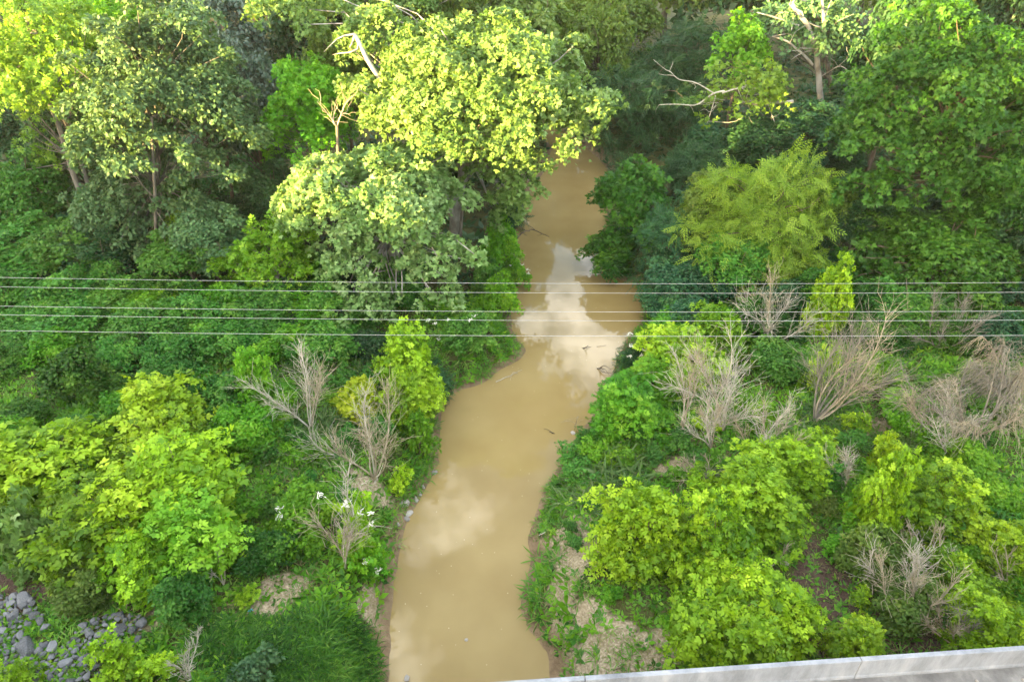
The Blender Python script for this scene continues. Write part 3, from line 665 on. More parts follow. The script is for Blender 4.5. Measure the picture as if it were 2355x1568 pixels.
for x, y, rx, ry, D, mt, lab in [
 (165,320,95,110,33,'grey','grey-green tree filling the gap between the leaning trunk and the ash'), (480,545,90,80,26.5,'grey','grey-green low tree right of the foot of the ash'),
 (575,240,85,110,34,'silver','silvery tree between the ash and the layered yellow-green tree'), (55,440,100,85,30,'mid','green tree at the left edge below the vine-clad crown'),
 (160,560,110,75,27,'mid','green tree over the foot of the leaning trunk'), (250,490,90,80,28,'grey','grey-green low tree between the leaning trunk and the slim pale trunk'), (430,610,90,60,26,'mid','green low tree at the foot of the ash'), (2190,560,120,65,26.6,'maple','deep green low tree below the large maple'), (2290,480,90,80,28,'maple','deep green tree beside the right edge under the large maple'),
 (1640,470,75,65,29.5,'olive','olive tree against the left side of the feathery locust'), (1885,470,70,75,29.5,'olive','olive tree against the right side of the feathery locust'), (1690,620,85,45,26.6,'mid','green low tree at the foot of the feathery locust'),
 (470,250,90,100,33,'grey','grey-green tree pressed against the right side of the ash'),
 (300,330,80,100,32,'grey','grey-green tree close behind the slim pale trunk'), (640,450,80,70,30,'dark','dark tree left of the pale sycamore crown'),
 (430,520,45,35,28.5,'lime','small tree right of the ash, lit patch painted as bright green leaves'), (1990,470,95,75,30,'dark','deep green tree under the tiers of the large maple'),  # the lime leaves right of the ash paint a lit patch
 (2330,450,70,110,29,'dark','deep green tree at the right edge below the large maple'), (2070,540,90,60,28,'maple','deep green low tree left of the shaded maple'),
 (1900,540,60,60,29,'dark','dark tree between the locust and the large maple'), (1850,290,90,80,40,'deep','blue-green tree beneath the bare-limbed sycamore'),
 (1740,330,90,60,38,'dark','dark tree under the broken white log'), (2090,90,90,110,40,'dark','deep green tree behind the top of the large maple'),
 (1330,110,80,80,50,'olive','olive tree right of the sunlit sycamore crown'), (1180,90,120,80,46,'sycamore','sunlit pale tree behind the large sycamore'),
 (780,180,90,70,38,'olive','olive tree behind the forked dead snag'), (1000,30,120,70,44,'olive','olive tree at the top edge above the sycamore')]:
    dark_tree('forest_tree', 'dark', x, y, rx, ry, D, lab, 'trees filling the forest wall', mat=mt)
# the wood behind, copies of two crowns
fr = np.random.default_rng(77)
protos = []
for i, sp in enumerate(('dark', 'olive')):
    protos.append(tree('wood_tree', sp, 400+900*i, 20, 120, 120, 64, '', 'trees of the wood behind', size=.42))
wood_spots = [(fr.uniform(-4, 4)+x, D+fr.uniform(-4, 4)) for D, xs_ in ((66, np.linspace(-44, 46, 9)), (84, np.linspace(-60, 60, 11))) for x in xs_]
for i, (x, y) in enumerate(wood_spots):
    if float(creek_dist(np.array([x]), np.array([y]))[0]) < 1.5: y += 7
    src = protos[i % 2]
    if i < 2: r = src
    else:
        r = src.copy(); COL.objects.link(r)
        for ch in src.children:
            c = ch.copy(); COL.objects.link(c); c.parent = r
    r.location = (x, y, gz(x, y)-.1); r.rotation_euler = (0, 0, fr.uniform(0, 6.28)); s = fr.uniform(1.0, 1.35); r.scale = (s*1.15, s*1.15, s*1.15)
    r['label'] = 'tree of the dark wood behind, mostly hidden by nearer crowns' if i % 2 == 0 else 'olive tree of the wood behind, mostly hidden by nearer crowns'

# unseen left wood, added and shaped in height to block the low sun
def side_wood(spots, size, label):
    rng = np.random.default_rng(9); Vs, Fs, Ts, n = [], [], [], 0; tb = Tubes()
    for x, y, z, rz in spots:
        c = np.array((x+rng.uniform(-2, 2), y+rng.uniform(-2, 2), z+rng.uniform(-1, 1)))
        V, F, t, BC = crown(rng, c, (4.6, 4.6, rz), 'oval', size, 18, 1.7, low=-.9, bscale=.5, shell=(.3, .9))
        Vs.append(V); Fs.append(F+n); Ts.append(t); n += len(V)
        tb.add(curve(rng, (c[0], c[1], 1), c, 6, .03), .3, .1, 6)
    me = mesh_np('side_wood', np.concatenate(Vs), np.concatenate(Fs), np.concatenate(Ts)); me.materials.append(LM['dark'])
    o = tag(link('side_wood', me), label, 'wood', kind='stuff')
    tm = tb.mesh('trunk_mass'); tm.materials.append(BK['brown']); t = link('trunk_mass', tm, o); t['kind'] = 'stuff'
side_wood([(x0-max(0, y-20)*.25, y, 12.5 if y < -21 else 8.2 if y < -2 else 5.4 if y < 14 else 6.5, 5.2 if y > -21 else 8.) for y in np.arange(-62, 44, 6.0) for x0 in (-44, -53)], 2.0, 'added unseen wood on the left, shaped to block the low sun')
side_wood([(x0+max(0, y-15)*.45, y, 6.5, 5.2) for y in np.arange(8, 70, 7.0) for x0 in (30, 39)], 1.6, 'dense wood that continues beyond the trees on the right')

# ------------------------------------------------------------------ shrubs and saplings
SH = [  # name, species, px, py, rx, ry, label, options
 ('boxelder_sapling','boxelder',375,985,115,100,'tallest lime-green sapling on the left bank, its top nearest the wires',dict(foot=(380,1260))),
 ('boxelder_sapling','boxelder',110,1060,130,80,'lime-green sapling spreading to the left edge above the pale broad-leaved shrub',{}),
 ('boxelder_sapling','boxelder',400,1140,130,85,'lime-green sapling below the tallest one on the left bank',{}),
 ('boxelder_sapling','boxelder',250,1200,120,95,'lime-green sapling right of the pale broad-leaved shrub',{}),
 ('boxelder_sapling','boxelder',430,1250,105,70,'lime-green sapling directly above the blue-green weeds',dict(mat='green')),
 ('boxelder_sapling','boxelder',330,1290,80,50,'low lime-green sapling overhanging the shaded litter on the left',{}),
 ('broadleaf_shrub','sycamore',55,1220,75,85,'pale broad-leaved shrub at the left edge',dict(size=.24,nb=14)),
 ('broadleaf_shrub','sycamore',60,1295,55,40,'lower broad-leaved shrub at the left edge above the rocks',dict(size=.22,nb=10)),
 ('boxelder_sapling','boxelder',935,845,65,75,'slender yellow-green sapling by the left bank where the creek widens',dict(foot=(940,1000))),
 ('boxelder_sapling','boxelder',945,930,55,60,'lower part sapling in lime green beside the slender one',{}),
 ('yellow_vine_shrub','boxelder',825,920,55,35,'bright yellow vine mound behind the forked dead shrub',dict(mat='yellow',size=.2)),
 ('boxelder_sapling','boxelder',670,790,45,35,'small lime sapling just below the lowest wire on the left',dict(mat='green',size=.28)),
 ('boxelder_sapling','boxelder',585,890,38,60,'small upright sapling left of the pale dead shrub',dict(mat='green',size=.28)),
 ('boxelder_sapling','boxelder',922,1108,24,28,'tiny yellow-green sapling above the pale stones at the water',dict(size=.2,nb=9)),
 ('vine_covered_shrub','boxelder',810,1235,45,90,'vine-covered upright shrub with white flowers near the muddy bank',dict(mat='lime',size=.22,flowers=[(738,1138),(798,1155),(830,1178),(795,1165),(853,1205),(852,1180)])),
 ('vine_covered_shrub','boxelder',845,1290,40,45,'pale flowering vine mound right of the upright vine-covered shrub',dict(mat='green',size=.22,flowers=[(840,1290),(870,1310)])),
 ('elder_shrub','mid',700,1180,90,60,'low elder with white flower heads left of the vine-covered shrub',dict(mat='green',size=.16,flowers=[(640,1172),(642,1188),(708,1218),(634,1240),(705,1248),(668,1210)])),
 ('elder_shrub','mid',1075,760,60,50,'elder dotted with white flowers under the pale sycamore by the creek',dict(flowers=[(985,735),(1000,745),(1030,735),(1040,770),(1092,725),(1080,735),(1012,778)])),
 ('elder_shrub','mid',1185,625,35,35,'elder with white flowers leaning out over the narrow reach',dict(flowers=[(1200,608),(1212,620),(1195,640),(1215,628),(1175,610)],mat='green')),
 ('elder_shrub','deep',1465,820,38,45,'dark elder with white flowers on the right bank above the creek',dict(flowers=[(1448,768),(1450,795),(1480,805),(1448,818),(1475,818)])),
 ('bank_shrub','mid',1150,570,50,60,'green shrub on the left bank at the narrow reach',dict(mat='green')),
 ('bank_shrub','mid',1150,690,50,55,'green shrub on the left bank beneath the wires',dict(mat='green')),
 ('bank_shrub','mid',1120,640,45,50,'shaded shrub tucked beside the pale sycamore on the left bank',{}),
 ('bank_shrub','deep',1170,470,40,50,'dark shrub under the hanging boughs of the large sycamore',{}),
 ('bank_shrub','deep',985,870,55,60,'dark grassy shrub above the water behind the slender sapling',{}),
 ('bank_shrub','green',965,1010,45,60,'green shrub hanging over the water below the slender sapling',{}),
 ('bank_shrub','mid',1410,580,75,50,'green shrub spilling over the water on the right bank',dict(mat='maple')),
 ('bank_shrub','mid',1530,690,60,45,'dark green shrub on the point where the creek pools on the right',dict(mat='deep')),
 ('bank_shrub','mid',1545,760,70,45,'bright green shrub above the right bank just under the wires',dict(mat='green')),
 ('vine_mound','boxelder',1450,940,80,55,'yellow-green vine mound on the right bank where the creek narrows',dict(mat='green',size=.2,nb=22)),
 ('vine_mound','boxelder',1560,820,85,55,'yellow-green vine mound left of the twiggy dead shrubs',dict(mat='lime',size=.2,nb=22,dens=.9)),
 ('vine_mound','boxelder',1500,880,60,45,'green vine mound beside the dark flowering elder',dict(mat='green',size=.18)),
 ('vine_mound','boxelder',1650,780,60,60,'vine mound behind the tall spiky dead shrub',dict(mat='green',size=.2)),
 ('vine_mound','boxelder',1905,700,40,75,'yellow-green vine column right of the tall spiky dead shrub',dict(mat='lime',size=.2)),
 ('vine_mound','boxelder',1880,850,30,50,'thin yellow vine climbing the leaning brown dead tree',dict(mat='lime',size=.18,nb=10)),
 ('bank_shrub','mid',1800,830,70,55,'green shrub between the spiky and the leaning dead trees',{}),
 ('bank_shrub','mid',1740,940,55,45,'green shrub behind the pale feathery dead shrub',dict(mat='green')),
 ('boxelder_sapling','boxelder',1475,1220,95,95,'lime-green sapling nearest the right bank of the lower creek',{}),
 ('boxelder_sapling','boxelder',1830,1065,75,65,'lime-green sapling below the brown dead trees',{}),
 ('boxelder_sapling','boxelder',1740,1150,95,70,'lime-green sapling filling the middle of the right clump',{}),
 ('boxelder_sapling','boxelder',1640,1250,85,90,'lime-green sapling just left of the bleached twig',{}),
 ('boxelder_sapling','boxelder',1660,1390,95,90,'lime-green sapling at the lower left of the right clump',{}),
 ('boxelder_sapling','boxelder',1780,1400,95,85,'lime-green sapling nearest the parapet wall',dict(size=.38)),
 ('boxelder_sapling','boxelder',1690,1480,110,50,'low lime-green sapling close above the parapet',{}),
 ('boxelder_sapling','boxelder',1975,1490,60,30,'small lime sapling rising just behind the parapet joint',dict(size=.26)),
 ('boxelder_sapling','boxelder',2150,1150,85,65,'rounded lime-green sapling among dry brush on the right',{}),
 ('boxelder_sapling','boxelder',2030,1150,55,90,'thin lime-green sapling between the two rounded clumps on the right',dict(dens=.7)),
 ('boxelder_sapling','boxelder',2310,1260,70,60,'lime-green sapling at the right edge above the parapet',{}),
 ('boxelder_sapling','boxelder',2270,1450,80,45,'lime-green sapling at the lower right corner by the parapet',{}),
 ('boxelder_sapling','boxelder',2030,1040,28,38,'narrow lime sprout in the green brush on the right',dict(size=.24,nb=9)),
 ('bank_shrub','mid',2010,1270,80,75,'shaded olive shrub over the dark mulch at lower right',dict(mat='olive',dens=.8)),
 ('bank_shrub','mid',2080,1390,80,55,'sparse olive shrub by the dark bare mulch',dict(mat='olive',dens=.6)),
 ('bank_shrub','mid',2230,1350,80,60,'yellowish shrub right of the dark mulch',dict(mat='lime',dens=.6)),
 ('bank_shrub','mid',2220,1080,80,50,'green vine tangle under the arching dry vines',dict(mat='green')),
 ('bank_shrub','mid',2110,960,80,40,'low green shrub in the open patch among the dead trees',dict(mat='green')),
 ('bank_shrub','mid',2300,1150,60,50,'green vine tangle at the right edge',dict(mat='green')),
 ('bank_shrub','mid',1930,1100,45,50,'blue-green shrub right of the topmost lime clump',dict(mat='mid')),
 ('boxelder_sapling','boxelder',265,1530,50,45,'bright lime sapling at the bottom edge beside the rocks',dict(size=.26)),
 ('boxelder_sapling','boxelder',360,1530,35,35,'small lime sapling at the bottom edge, second from the rocks',dict(size=.22,nb=10)),
 ('boxelder_sapling','boxelder',45,1562,35,20,'lime sapling in the bottom left corner among rocks',dict(size=.2,nb=10)),
 ('boxelder_sapling','boxelder',570,1375,24,22,'tiny lime seedling on the bare patch near the shaded grass',dict(size=.2,nb=8)),
 ('bank_shrub','mid',600,1270,70,40,'blue-green weedy shrub below the white elder flowers',dict(mat='maple')),
 ('bank_shrub','mid',420,1360,80,40,'shaded shrub above the rocks and bare litter',dict(mat='mid')),
 ('bank_shrub','mid',200,1348,80,20,'shaded olive shrub just above the riprap rocks',dict(mat='olive',dens=.8)),
 ('bank_shrub','mid',600,1540,60,35,'grey-green weedy shrub at the bottom edge left of the creek',dict(mat='grey')),
]
for nm, sp, x, y, rx, ry, lab, op in SH: shrub(nm, sp, x, y, rx, ry, lab, group='saplings and shrubs of the banks', **op)

# thickets that cannot be told apart one by one
tr = np.random.default_rng(21)
ORD = 'first second third fourth fifth sixth seventh eighth ninth tenth eleventh twelfth'.split()
TONE = {'mid': 'mid-green', 'green': 'bright green', 'maple': 'deep green', 'dark': 'dark green', 'deep': 'blue-green', 'olive': 'olive', 'lime': 'lime-green'}
def thicket(boxes, place, group, mats, n, r=(48, 80), per_row=6):
    pts = []
    while len(pts) < n:
        b = boxes[tr.integers(len(boxes))]
        best = None
        for _ in range(12):
            c = np.array((tr.uniform(b[0], b[2]), tr.uniform(b[1], b[3])))
            dd = min([np.hypot(*((c-q)*(1, 1.3))) for q in pts], default=1e9)
            if best is None or dd > best[0]: best = (dd, c)
        pts.append(best[1])
    pts.sort(key=lambda c: c[1]); nr = max(1, round(n/per_row)); rows = [list(q) for q in np.array_split(np.array(pts), nr)]
    for ri, row in enumerate(rows):                       # rows counted from the back, places from the left
        row.sort(key=lambda c: c[0])
        for ci, c in enumerate(row):
            rx = tr.uniform(*r); m = mats[tr.integers(len(mats))]
            where = f'{ORD[ci]} from left' + (f', {ORD[ri]} row' if nr > 1 else '')
            shrub('thicket_shrub', 'mid', c[0], c[1], rx, rx*tr.uniform(.6, .9), f'{TONE[m]} shrub, {where} of {place}', group, mat=m)
thicket([(0,670,240,760)], "bushes under the wires' left end", 'shrubs of the left thicket end', ['mid','maple'], 6, (60, 90))
thicket([(0,650,620,960), (300,680,760,800)], "the left thicket", 'shrubs of the left thicket', ['mid','mid','mid','green','maple'], 40)
thicket([(0,960,200,1010), (480,960,620,1000)], "the thicket's lower edge", 'shrubs of the left thicket edge', ['mid','green'], 6)
thicket([(480,1060,800,1180), (560,1000,780,1060)], "the weedy left bank", 'low shrubs of the left bank', ['green','mid','mid'], 13, (32, 55))
thicket([(1300,1030,1480,1130), (1340,990,1500,1040)], "the grassy right bank", 'low shrubs of the right bank', ['green','mid'], 8, (28, 48))
thicket([(1500,960,1760,1060), (1560,1050,1720,1130), (1840,960,2080,1060)], "bushes around the pale dead shrubs", 'low shrubs around the dead brush', ['green','mid','lime','green'], 18, (28, 46))
thicket([(1880,1080,2340,1260), (1960,1260,2340,1420)], "bushes around the right saplings", 'low shrubs around the right saplings', ['green','mid','olive','lime'], 20, (30, 50))
thicket([(480,860,900,1030)], "bushes around the left dead shrubs", 'low shrubs around the left dead shrubs', ['mid','green','olive'], 14, (28, 46))
thicket([(1280,1100,1420,1260), (1400,1320,1560,1440)], "low plants by the near right bank", 'low plants of the near right bank', ['green','mid'], 9, (18, 30))
thicket([(620,640,900,760), (700,760,900,800)], "bushes beneath the pale sycamore", 'shrubs beneath the pale sycamore', ['mid','dark'], 9)
thicket([(1560,640,1900,760), (1950,700,2354,780)], "the right thicket", 'shrubs of the right thicket', ['mid','deep','maple'], 16)
thicket([(2000,840,2354,1120), (2150,1180,2354,1420)], "the dry brush", 'shrubs among the dry brush', ['mid','green','olive'], 16, (35, 60))
thicket([(250,380,620,620), (0,480,220,640)], "the left wood floor", 'shrubs of the shaded wood floor', ['dark','mid','deep'], 14, (50, 80))
thicket([(1880,430,2354,700), (1620,300,1960,420)], "the right wood floor", 'shrubs of the right wood floor', ['dark','deep'], 12, (50, 80))

# ------------------------------------------------------------------ dead shrubs and branches
def dead(px, py, rx, ry, label, mat='dead', n_main=5, lean=(0, 0), spread=1.4, twig=34, seed=0, name='dead_shrub', foot=None, thick=1.0, curl=0.0, lift=.9):
    rng = np.random.default_rng(900+seed)
    f0 = foot or (px, py+ry)
    B = gp(f0[0], f0[1], 1.4); B[2] = gz(B[0], B[1])-.05
    for _ in range(3): B = gp(f0[0], f0[1], B[2]); B[2] = gz(B[0], B[1])
    top = pt(px+lean[0], py-ry+lean[1], B[1]+.2)
    H = np.linalg.norm(top-B); t = depth(px, py, B[1]); R = rx/FPX*t*spread
    root = tag(empty(name, B), label, 'dead shrub', 'dead shrubs')
    axis = (top-B)/H
    for i in range(n_main):
        tb = Tubes(); a = 2*math.pi*(i+rng.uniform(-.3, .3))/n_main
        o = np.array((math.cos(a), math.sin(a)*.75, 0))*R*rng.uniform(.55, 1.35)
        e = B + axis*H*rng.uniform(.45, 1.02) + o; e[2] -= .25*abs(o[0])*(1 if i else 0)
        if i == 0: e = top
        P = curve(rng, B, e, 10, .05, .02)
        P[:, :2] += (np.sin(np.linspace(0, 1, 10)*math.pi)[:, None]*o[:2]*rng.uniform(-.25, .3))
        r0 = (.012+.0065*H)*thick
        tb.add(P, r0, .008*thick, 5)
        for j in range(twig):
            k = rng.integers(4, 10); q = P[k-1] + (P[min(k, 9)]-P[k-1])*rng.uniform()
            dr = unit(P[min(k, 9)]-P[k-1]+1e-6)
            w = unit(dr*1.15 + unit(rng.normal(0, 1, 3))*.8 + np.array((0, 0, .2)))
            L = H*rng.uniform(.12, .40)*(1.25-k/14)
            C1 = curve(rng, q, q+w*L, 5, .035, .05)
            if curl: C1[:, 2] -= curl*np.linspace(0, 1, 5)**2*L
            tb.add(C1, .0075*thick, .004*thick, 3)
            for s in range(rng.integers(1, 4)):
                m = rng.integers(1, 5); w2 = unit(w + unit(rng.normal(0, 1, 3))*.8)
                C2 = curve(rng, C1[m], C1[m]+w2*L*rng.uniform(.3, .75), 4, .04)
                if curl: C2[:, 2] -= curl*np.linspace(0, 1, 4)**2*L*.6
                tb.add(C2, .0055*thick, .0035*thick, 3)
        me = tb.mesh('branch', B); me.materials.append(BK[mat if rng.uniform() < .6 else 'tan' if mat == 'dead' else 'dull']); link('branch', me, root)
    return root
DEAD = [
 (690,905,75,75,'pale forked dead shrub at left centre below the lowest wire',dict(foot=(715,985),n_main=6)),
 (842,975,85,75,'pale dead shrub with wide spreading branches beside the path to the water',dict(foot=(862,1100),n_main=7)),
 (790,1215,45,80,'small grey dead shrub tangled with vines and white flowers',dict(foot=(795,1310),n_main=4)),
 (1770,690,75,70,'tall spiky bleached dead shrub crossed by all the wires on the right',dict(foot=(1768,790),n_main=7)),
 (1680,850,85,80,'bleached dead shrub with dense twigs on the right bank',dict(foot=(1660,990),n_main=7,twig=34)),
 (1590,910,35,90,'slender bleached dead sapling left of the densely twigged one',dict(foot=(1565,1000),n_main=3,lean=(15,0))),
 (1635,960,55,60,'low pale twiggy dead shrub near the right bank',dict(foot=(1635,1030),n_main=6)),
 (1785,980,60,50,'pale feathery dead shrub leaning to the upper right',dict(foot=(1745,1050),lean=(30,0),n_main=6)),
 (1945,830,100,110,'large brownish dead tree leaning to the upper right',dict(foot=(1870,970),lean=(95,0),n_main=9,mat='tan',twig=40,spread=.8)),
 (2000,975,80,40,'fallen brown dead brush trailing to the lower right',dict(foot=(1900,930),lean=(110,90),n_main=6,mat='tan',twig=30,spread=.5)),
 (2170,740,70,50,'dull brown dead brush behind the wires on the right',dict(foot=(2150,800),lean=(50,0),n_main=8,mat='dull',twig=34)),
 (2260,880,110,95,'largest mound of arching dry vines at the right edge',dict(foot=(2230,1010),lean=(50,0),n_main=12,mat='tan',twig=46,curl=1.0)),
 (2300,830,60,50,'sunlit reddish mound of dry vines at the right edge',dict(foot=(2330,930),n_main=9,mat='tan',twig=40,curl=1.4)),
 (2180,960,60,60,'pale dead stems left of the arching dry vines',dict(foot=(2190,1040),n_main=6)),
 (1620,1075,55,28,'low straw-coloured dead tuft above the lime saplings',dict(foot=(1615,1110),n_main=8,mat='tan',twig=20)),
 (1945,1080,28,40,'thin grey dead sapling beside the topmost lime clump',dict(foot=(1940,1130),n_main=4)),
 (1800,1270,40,22,'bleached twig poking out of the right lime clump',dict(foot=(1775,1300),n_main=3,lean=(20,0),twig=12)),
 (2100,1330,70,60,'grey dead shrub over the dark mulch at lower right',dict(foot=(2090,1420),n_main=6)),
 (2085,1240,30,35,'small forked dead twig above the mulch on the right',dict(foot=(2090,1280),n_main=3,twig=10)),
 (2150,1250,50,35,'spiky pale dead twig right of the small forked one',dict(foot=(2150,1295),n_main=5,twig=16)),
 (2200,1440,45,40,'rusty brown dead brush just above the parapet',dict(foot=(2200,1490),n_main=6,mat='tan')),
 (2310,1310,40,40,'grey dead branch at the right edge above the corner saplings',dict(foot=(2320,1360),n_main=3,twig=12)),
 (500,1300,28,40,'thin bleached dead sapling at the edge of the left lime clump',dict(foot=(515,1345),n_main=3,twig=14)),
 (260,1335,75,24,'drooping dead branch over the shaded litter above the rocks',dict(foot=(215,1350),n_main=3,twig=14,lean=(80,10))),
 (440,1520,45,35,'small pale dead shrub at the bottom edge between lime saplings',dict(foot=(440,1560),n_main=5,twig=16)),
 (1055,385,45,35,'bare dead twigs sticking out of the dark hollow under the sycamore',dict(foot=(1045,470),n_main=4,twig=10)),
 (775,280,45,55,'forked dead snag in front of the layered yellow-green tree',dict(foot=(775,420),n_main=4,twig=10,thick=2.4)),
]
for i, (x, y, rx, ry, lab, op) in enumerate(DEAD):
    if i in (25, 26):                    # these two stand back among the tall trees
        D = 30.5 if i == 25 else 29.5
        rng = np.random.default_rng(950+i); p0 = pt(op['foot'][0], op['foot'][1], D); B = np.array((p0[0], p0[1], gz(p0[0], p0[1])-.1))
        root = tag(empty('dead_snag', B), lab, 'dead tree', 'dead shrubs')
        fk = pt(x, y+ry*.2, D); tb = Tubes(); tb.add(curve(rng, B, fk, 10, .02), .13 if i == 26 else .10, .07 if i == 26 else .05, 7)
        me = tb.mesh('trunk', B); me.materials.append(BK['grey']); link('trunk', me, root)
        for dx, dy in ((-rx, -ry*.8), (rx*.9, -ry*1.1), (0, -ry*.6), (rx*.5, -ry*.4)):
            tb = Tubes(); e = pt(x+dx, y+dy, D+rng.uniform(-.4, .4)); P = curve(rng, fk, e, 8, .1, .05); tb.add(P, .04 if i == 26 else .03, .010, 5)
            for j in range(7):
                k = rng.integers(2, 8); tb.add(curve(rng, P[k], P[k]+(e-fk)*.35+rng.normal(0, .28, 3), 4, .1), .014, .006, 3)
            me = tb.mesh('branch', B); me.materials.append(BK['tan']); link('branch', me, root)
        continue
    dead(x, y, rx, ry, lab, seed=i, **op)

def stick(label, pts, r, mat='dead', name='fallen_branch', forks=0, seed=0, z=.05):
    rng = np.random.default_rng(1200+seed); Q = np.array([gp(x, y, zz) for x, y, zz in pts]); tb = Tubes()
    tq = np.linspace(0, len(Q)-1, 14); P = np.stack([np.interp(tq, np.arange(len(Q)), Q[:, i]) for i in range(3)], -1)
    P[1:-1] += rng.normal(0, r*.5, (12, 3)); tb.add(P, r, r*.35, 5)
    for j in range(forks):
        k = rng.integers(4, 13); e = P[k] + rng.normal(0, .35, 3)*np.array((1, 1, .3)); tb.add(curve(rng, P[k], e, 5, .1), r*.5, r*.2, 4)
    me = tb.mesh(name); me.materials.append(BK[mat]); return tag(link(name, me), label, 'branch')
stick('bleached forked branch lying at the waterline where the creek widens', [(985,908,.35),(1005,897,.3),(1020,890,.25),(1028,862,.5)], .035, forks=3, seed=1)
stick('thin bare branch trailing into the water off the grassy point', [(1140,878,.03),(1175,862,.06),(1200,850,.1)], .018, forks=2, seed=2)
stick('dark forked snag poking from the water, upper of two', [(1340,802,-.05),(1352,795,.25)], .03, 'brown', 'drowned_snag', 3, 3)
stick('dark forked snag poking from the water, lower of two', [(1372,850,-.05),(1385,843,.22)], .035, 'brown', 'drowned_snag', 4, 4)
stick('short dark twig in the water left of the white stone', [(1262,993,-.02),(1275,996,.06)], .025, 'brown', 'drowned_twig', 1, 5)
stick('dark branch arching over the narrow reach from the left bank', [(1180,560,1.0),(1200,535,1.3),(1225,528,1.2),(1262,545,.4)], .05, 'brown', 'overhanging_branch', 5, 6)
stick('slim leaning dead pole beside the path to the water', [(862,1110,1.3),(882,1065,2.2)], .025, 'dead', 'dead_pole', 0, 7)
stick('short pale stick on the straw at the right bank', [(1240,1230,.8),(1254,1222,.9)], .02, 'dead', 'fallen_stick', 0, 8)
stick('thin twigs standing in the water beside the white stone', [(1320,985,-.02),(1330,955,.5)], .014, 'tan', 'drowned_twig', 4, 9)

# ------------------------------------------------------------------ rocks
pr = np.random.default_rng(31)
STONE = [(1002,1086,.16,'topmost pale stone at the left waterline'),(974,1118,.13,'pale upright stone in the row at the left waterline'),(966,1136,.10,'small pale stone beside the upright one'),
         (956,1148,.14,'flat pale stone at the left waterline'),(930,1156,.20,'largest pale stone at the left waterline'),(940,1180,.17,'pale stone at the foot of the row, touching the water'),
         (936,1192,.12,'small pale stone under the foot of the row'),(916,1205,.10,'lone pale stone below the row on the mud'),(918,1256,.08,'small tan stone on the mud strip'),(1317,995,.11,'white stone standing in the water off the right bank'),
         (1072,1470,.06,'tiny white speck of foam stone floating in the lower creek'),(938,1558,.14,'dark wet stone at the bottom edge of the creek')]
for i, (x, y, s, lab) in enumerate(STONE):
    p = gp(x, y, .1); z = max(gz(p[0], p[1]), -.02); p = gp(x, y, z+.03)
    place_rock('stone', PEBS[i % 14], p, s, pr, lab, 'stone', 'pale stones of the waterline')
# riprap: grey rocks on the slope below the bridge end
rows = []
def in_riprap(x, y):
    if 60 < x < 150 and 1440 < y < 1480: return False
    top = np.interp(x, [-40, 0, 70, 150, 180, 230, 300, 345, 360], [1360, 1365, 1375, 1490, 1440, 1415, 1405, 1420, 1470])
    right = np.interp(y, [1360, 1420, 1480, 1520, 1600], [75, 330, 320, 230, 215])
    return y > top and x < right
cand = []
tries = 0
while len(cand) < 280 and tries < 22000:
    tries += 1
    x, y = pr.uniform(-40, 350), pr.uniform(1355, 1600)
    if not in_riprap(x, y): continue
    s = float(np.clip(pr.lognormal(-1.9, .5), .07, .34))
    p = gp(x, y, 1.5); z = gz(p[0], p[1]); p = gp(x, y, z+.05)
    if all(np.hypot(p[0]-q[0], p[1]-q[1]) > (s+q[3])*.64 for q in cand): cand.append((p[0], p[1], p[2], s, x, y))
big = sorted(cand, key=lambda c: -c[3])
for i, c in enumerate(cand):
    lab = 'grey angular rock in the riprap pile at the lower left'
    if c is big[0]: lab = 'biggest grey rock of the riprap pile'
    place_rock('riprap_rock', ROCKS[i % 14], (c[0], c[1], c[2]+c[3]*.12), c[3], pr, lab, 'rock', 'riprap rocks at the lower left')
# a scrap of blue plastic on the shaded bank
sp_ = gp(571-0, 1781*0+1392, 1.6); sp_[2] = gz(sp_[0]-0, sp_[1])+.03
import bmesh
bm = bmesh.new()
vv = [bm.verts.new(v) for v in ((-.09,-.02,0), (-.02,-.045,.03), (.09,.01,.012), (.03,.05,.035), (-.05,.03,.015), (0,0,.06))]
for a, b_, c_ in ((0,1,5),(1,2,5),(2,3,5),(3,4,5),(4,0,5),(1,0,2),(2,0,3),(3,0,4)): bm.faces.new((vv[a], vv[b_], vv[c_]))
me = bpy.data.meshes.new('plastic_scrap'); bm.to_mesh(me); bm.free(); me.materials.append(plain('blue plastic', (.05,.35,.5), .4))
so = tag(link('plastic_scrap', me), 'small blue plastic scrap on the shaded bank right of the rocks', 'litter'); so.location = [float(c) for c in sp_]

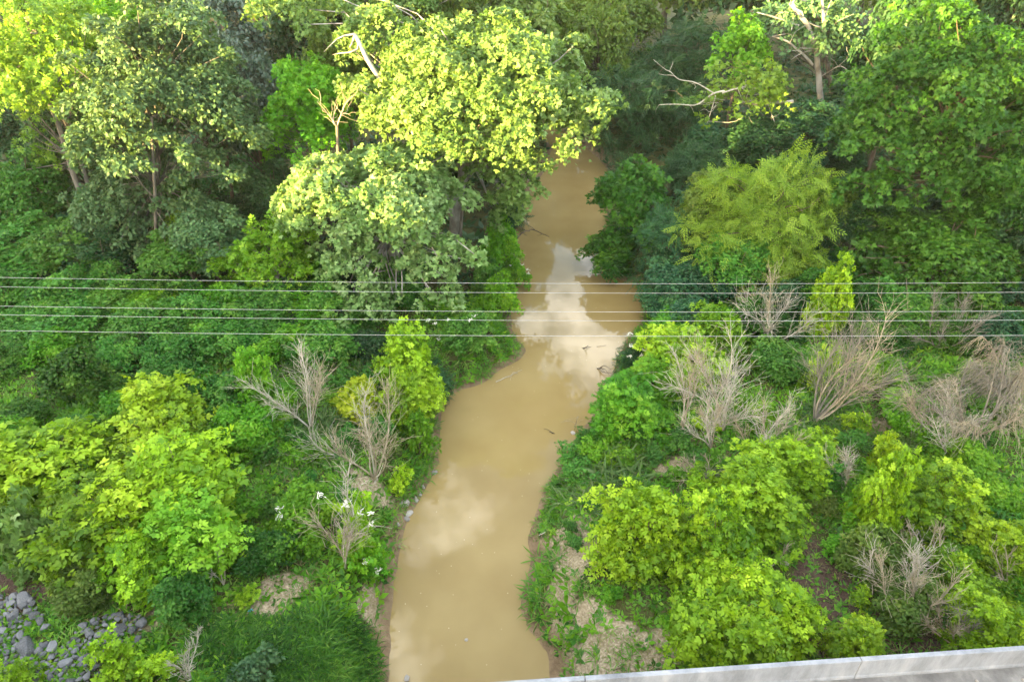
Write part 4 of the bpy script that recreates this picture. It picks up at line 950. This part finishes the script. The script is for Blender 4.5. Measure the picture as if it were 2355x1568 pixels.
# ------------------------------------------------------------------ ground cover
def cover(name, label, tpl, mat, n, region, size, seed, clump=.5, wlow=.25, bare_keep=.28, normal_jit=.35, zoff=-.02, density=None):
    rng = np.random.default_rng(seed)
    X = rng.uniform(region[0], region[2], n*3); Y = rng.uniform(region[1], region[3], n*3)
    d = creek_dist(X, Y); bare = bare_at(X, Y)
    keep = d > wlow*(1+.8*lump(X*2.3, Y*2.3))
    pb = np.where(abs(bare) > .25, bare_keep, 1.0)
    pc = 1-clump + clump*np.clip(.5+lump(X*1.9+seed, Y*1.7), 0, 1)
    if density is not None: pc = pc*density(X, Y, d)
    # only where the picture can see
    zc = CP*Y + SP*(CAM_H-1.5); vis = (abs(X) < .80*zc) & (Y > 6.6)
    keep &= (rng.uniform(0, 1, n*3) < pb*pc) & vis
    X, Y, d = X[keep][:n], Y[keep][:n], d[keep][:n]; Z = ground_h(X, Y, d)+zoff; k = len(X)
    P = np.stack([X, Y, Z], -1); N = np.array((0, 0, 1.0)) + rng.normal(0, normal_jit, (k, 3)); T = rng.normal(0, 1, (k, 3))
    S = rng.uniform(size[0], size[1], k)*(.7+.6*np.clip(.5+lump(X*1.3+3, Y*1.1), 0, 1))
    ti = np.clip(.45+.35*lump(X*1.5+seed*1.7, Y*1.5)+rng.normal(0, .18, k), 0, 1)
    V, F, tt = scatter(tpl, P, N, T, S, ti)
    me = mesh_np(name, V, F, tt); me.materials.append(LM[mat])
    return tag(link(name, me), label, 'ground cover', kind='stuff')
shade = lambda X, Y, d: 1.0
cover('grass', 'green grass covering both creek banks', 'tuft', 'grass', 18000, (-20, 6, 22, 27), (.3, .62), 3, .6)
cover('weeds', 'leafy green weeds covering both banks', 'weed', 'green', 18000, (-20, 6, 22, 27), (.26, .62), 4, .7)
cover('low_weeds', 'darker low weeds covering both banks', 'weed', 'mid', 12000, (-20, 6, 22, 30), (.25, .55), 5, .6)
cover('bank_grass', 'fringe of long grass along the water', 'tuft', 'grass', 9000, (-8, 6, 10, 40), (.45, .85), 6, .3, wlow=.12, density=lambda X, Y, d: np.clip(1.6-d, 0, 1)*np.where((X < 0) & (Y < 13.5), .15, 1))
cover('dry_grass', 'dry straw-coloured grass between the shrubs', 'tuft', 'dry', 5200, (-14, 7, 20, 24), (.25, .55), 7, .8, bare_keep=.9, density=lambda X, Y, d: np.where(abs(bare_at(X, Y)) > .2, 1, .25))
cover('wood_floor_weeds', 'dark undergrowth on the shaded wood floor', 'weed', 'dark', 8000, (-42, 26, 42, 70), (.5, 1.1), 8, .5)
def spot(list_):
    def f(X, Y, d):
        v = np.zeros(np.shape(X))
        for px, py, rx, ry in list_:
            c = gp(px, py, 1.4); u, fw, dn = ray(px, py); t = c[1]/fw
            v = np.maximum(v, np.clip(1.6-((X-c[0])/(rx/FPX*t))**2-((Y-c[1])/(ry/FPX*t*math.hypot(fw, dn)/dn))**2, 0, 1))
        return v
    return f
cover('tall_grass', 'tall pale green grass around the dead shrubs', 'tuft', 'tall', 5000, (-14, 9, 12, 26), (.7, 1.15), 9, .3, density=spot([(780,850,140,80), (560,1010,110,60), (720,1010,90,60), (1380,1090,90,70), (1960,1000,120,60), (2050,930,120,60)]))

cover('shade_painted_grass', 'thick grass by the muddy bank at the lower left, shade painted dark green', 'tuft', 'maple', 3600, (-9, 7, -1.5, 13), (.4, .75), 10, .2, density=spot([(710,1490,150,85), (560,1470,110,60)]))  # dark leaf colour paints the shade lying on this grass

# ------------------------------------------------------------------ warm evening air between the trees
hz = bpy.data.meshes.new('haze'); X0, X1, Y0, Y1, Z0, Z1 = -402, 402, -202, 702, -1.8, 29
hz.from_pydata([(x, y, z) for z in (Z0, Z1) for y in (Y0, Y1) for x in (X0, X1)], [], [(0,2,3,1), (4,5,7,6), (0,1,5,4), (2,6,7,3), (0,4,6,2), (1,3,7,5)])
hm = bpy.data.materials.new('evening haze'); hm.use_nodes = True; hn = hm.node_tree.nodes; hn.remove(hn['Principled BSDF'])
pv = hn.new('ShaderNodeVolumePrincipled'); pv.inputs['Color'].default_value = (.95, .95, .9, 1); pv.inputs['Density'].default_value = .00016; pv.inputs['Anisotropy'].default_value = .2
hm.node_tree.links.new(pv.outputs['Volume'], hn['Material Output'].inputs['Volume'])
hz.materials.append(hm); tag(link('haze', hz), 'thin warm evening haze over the creek', kind='stuff')
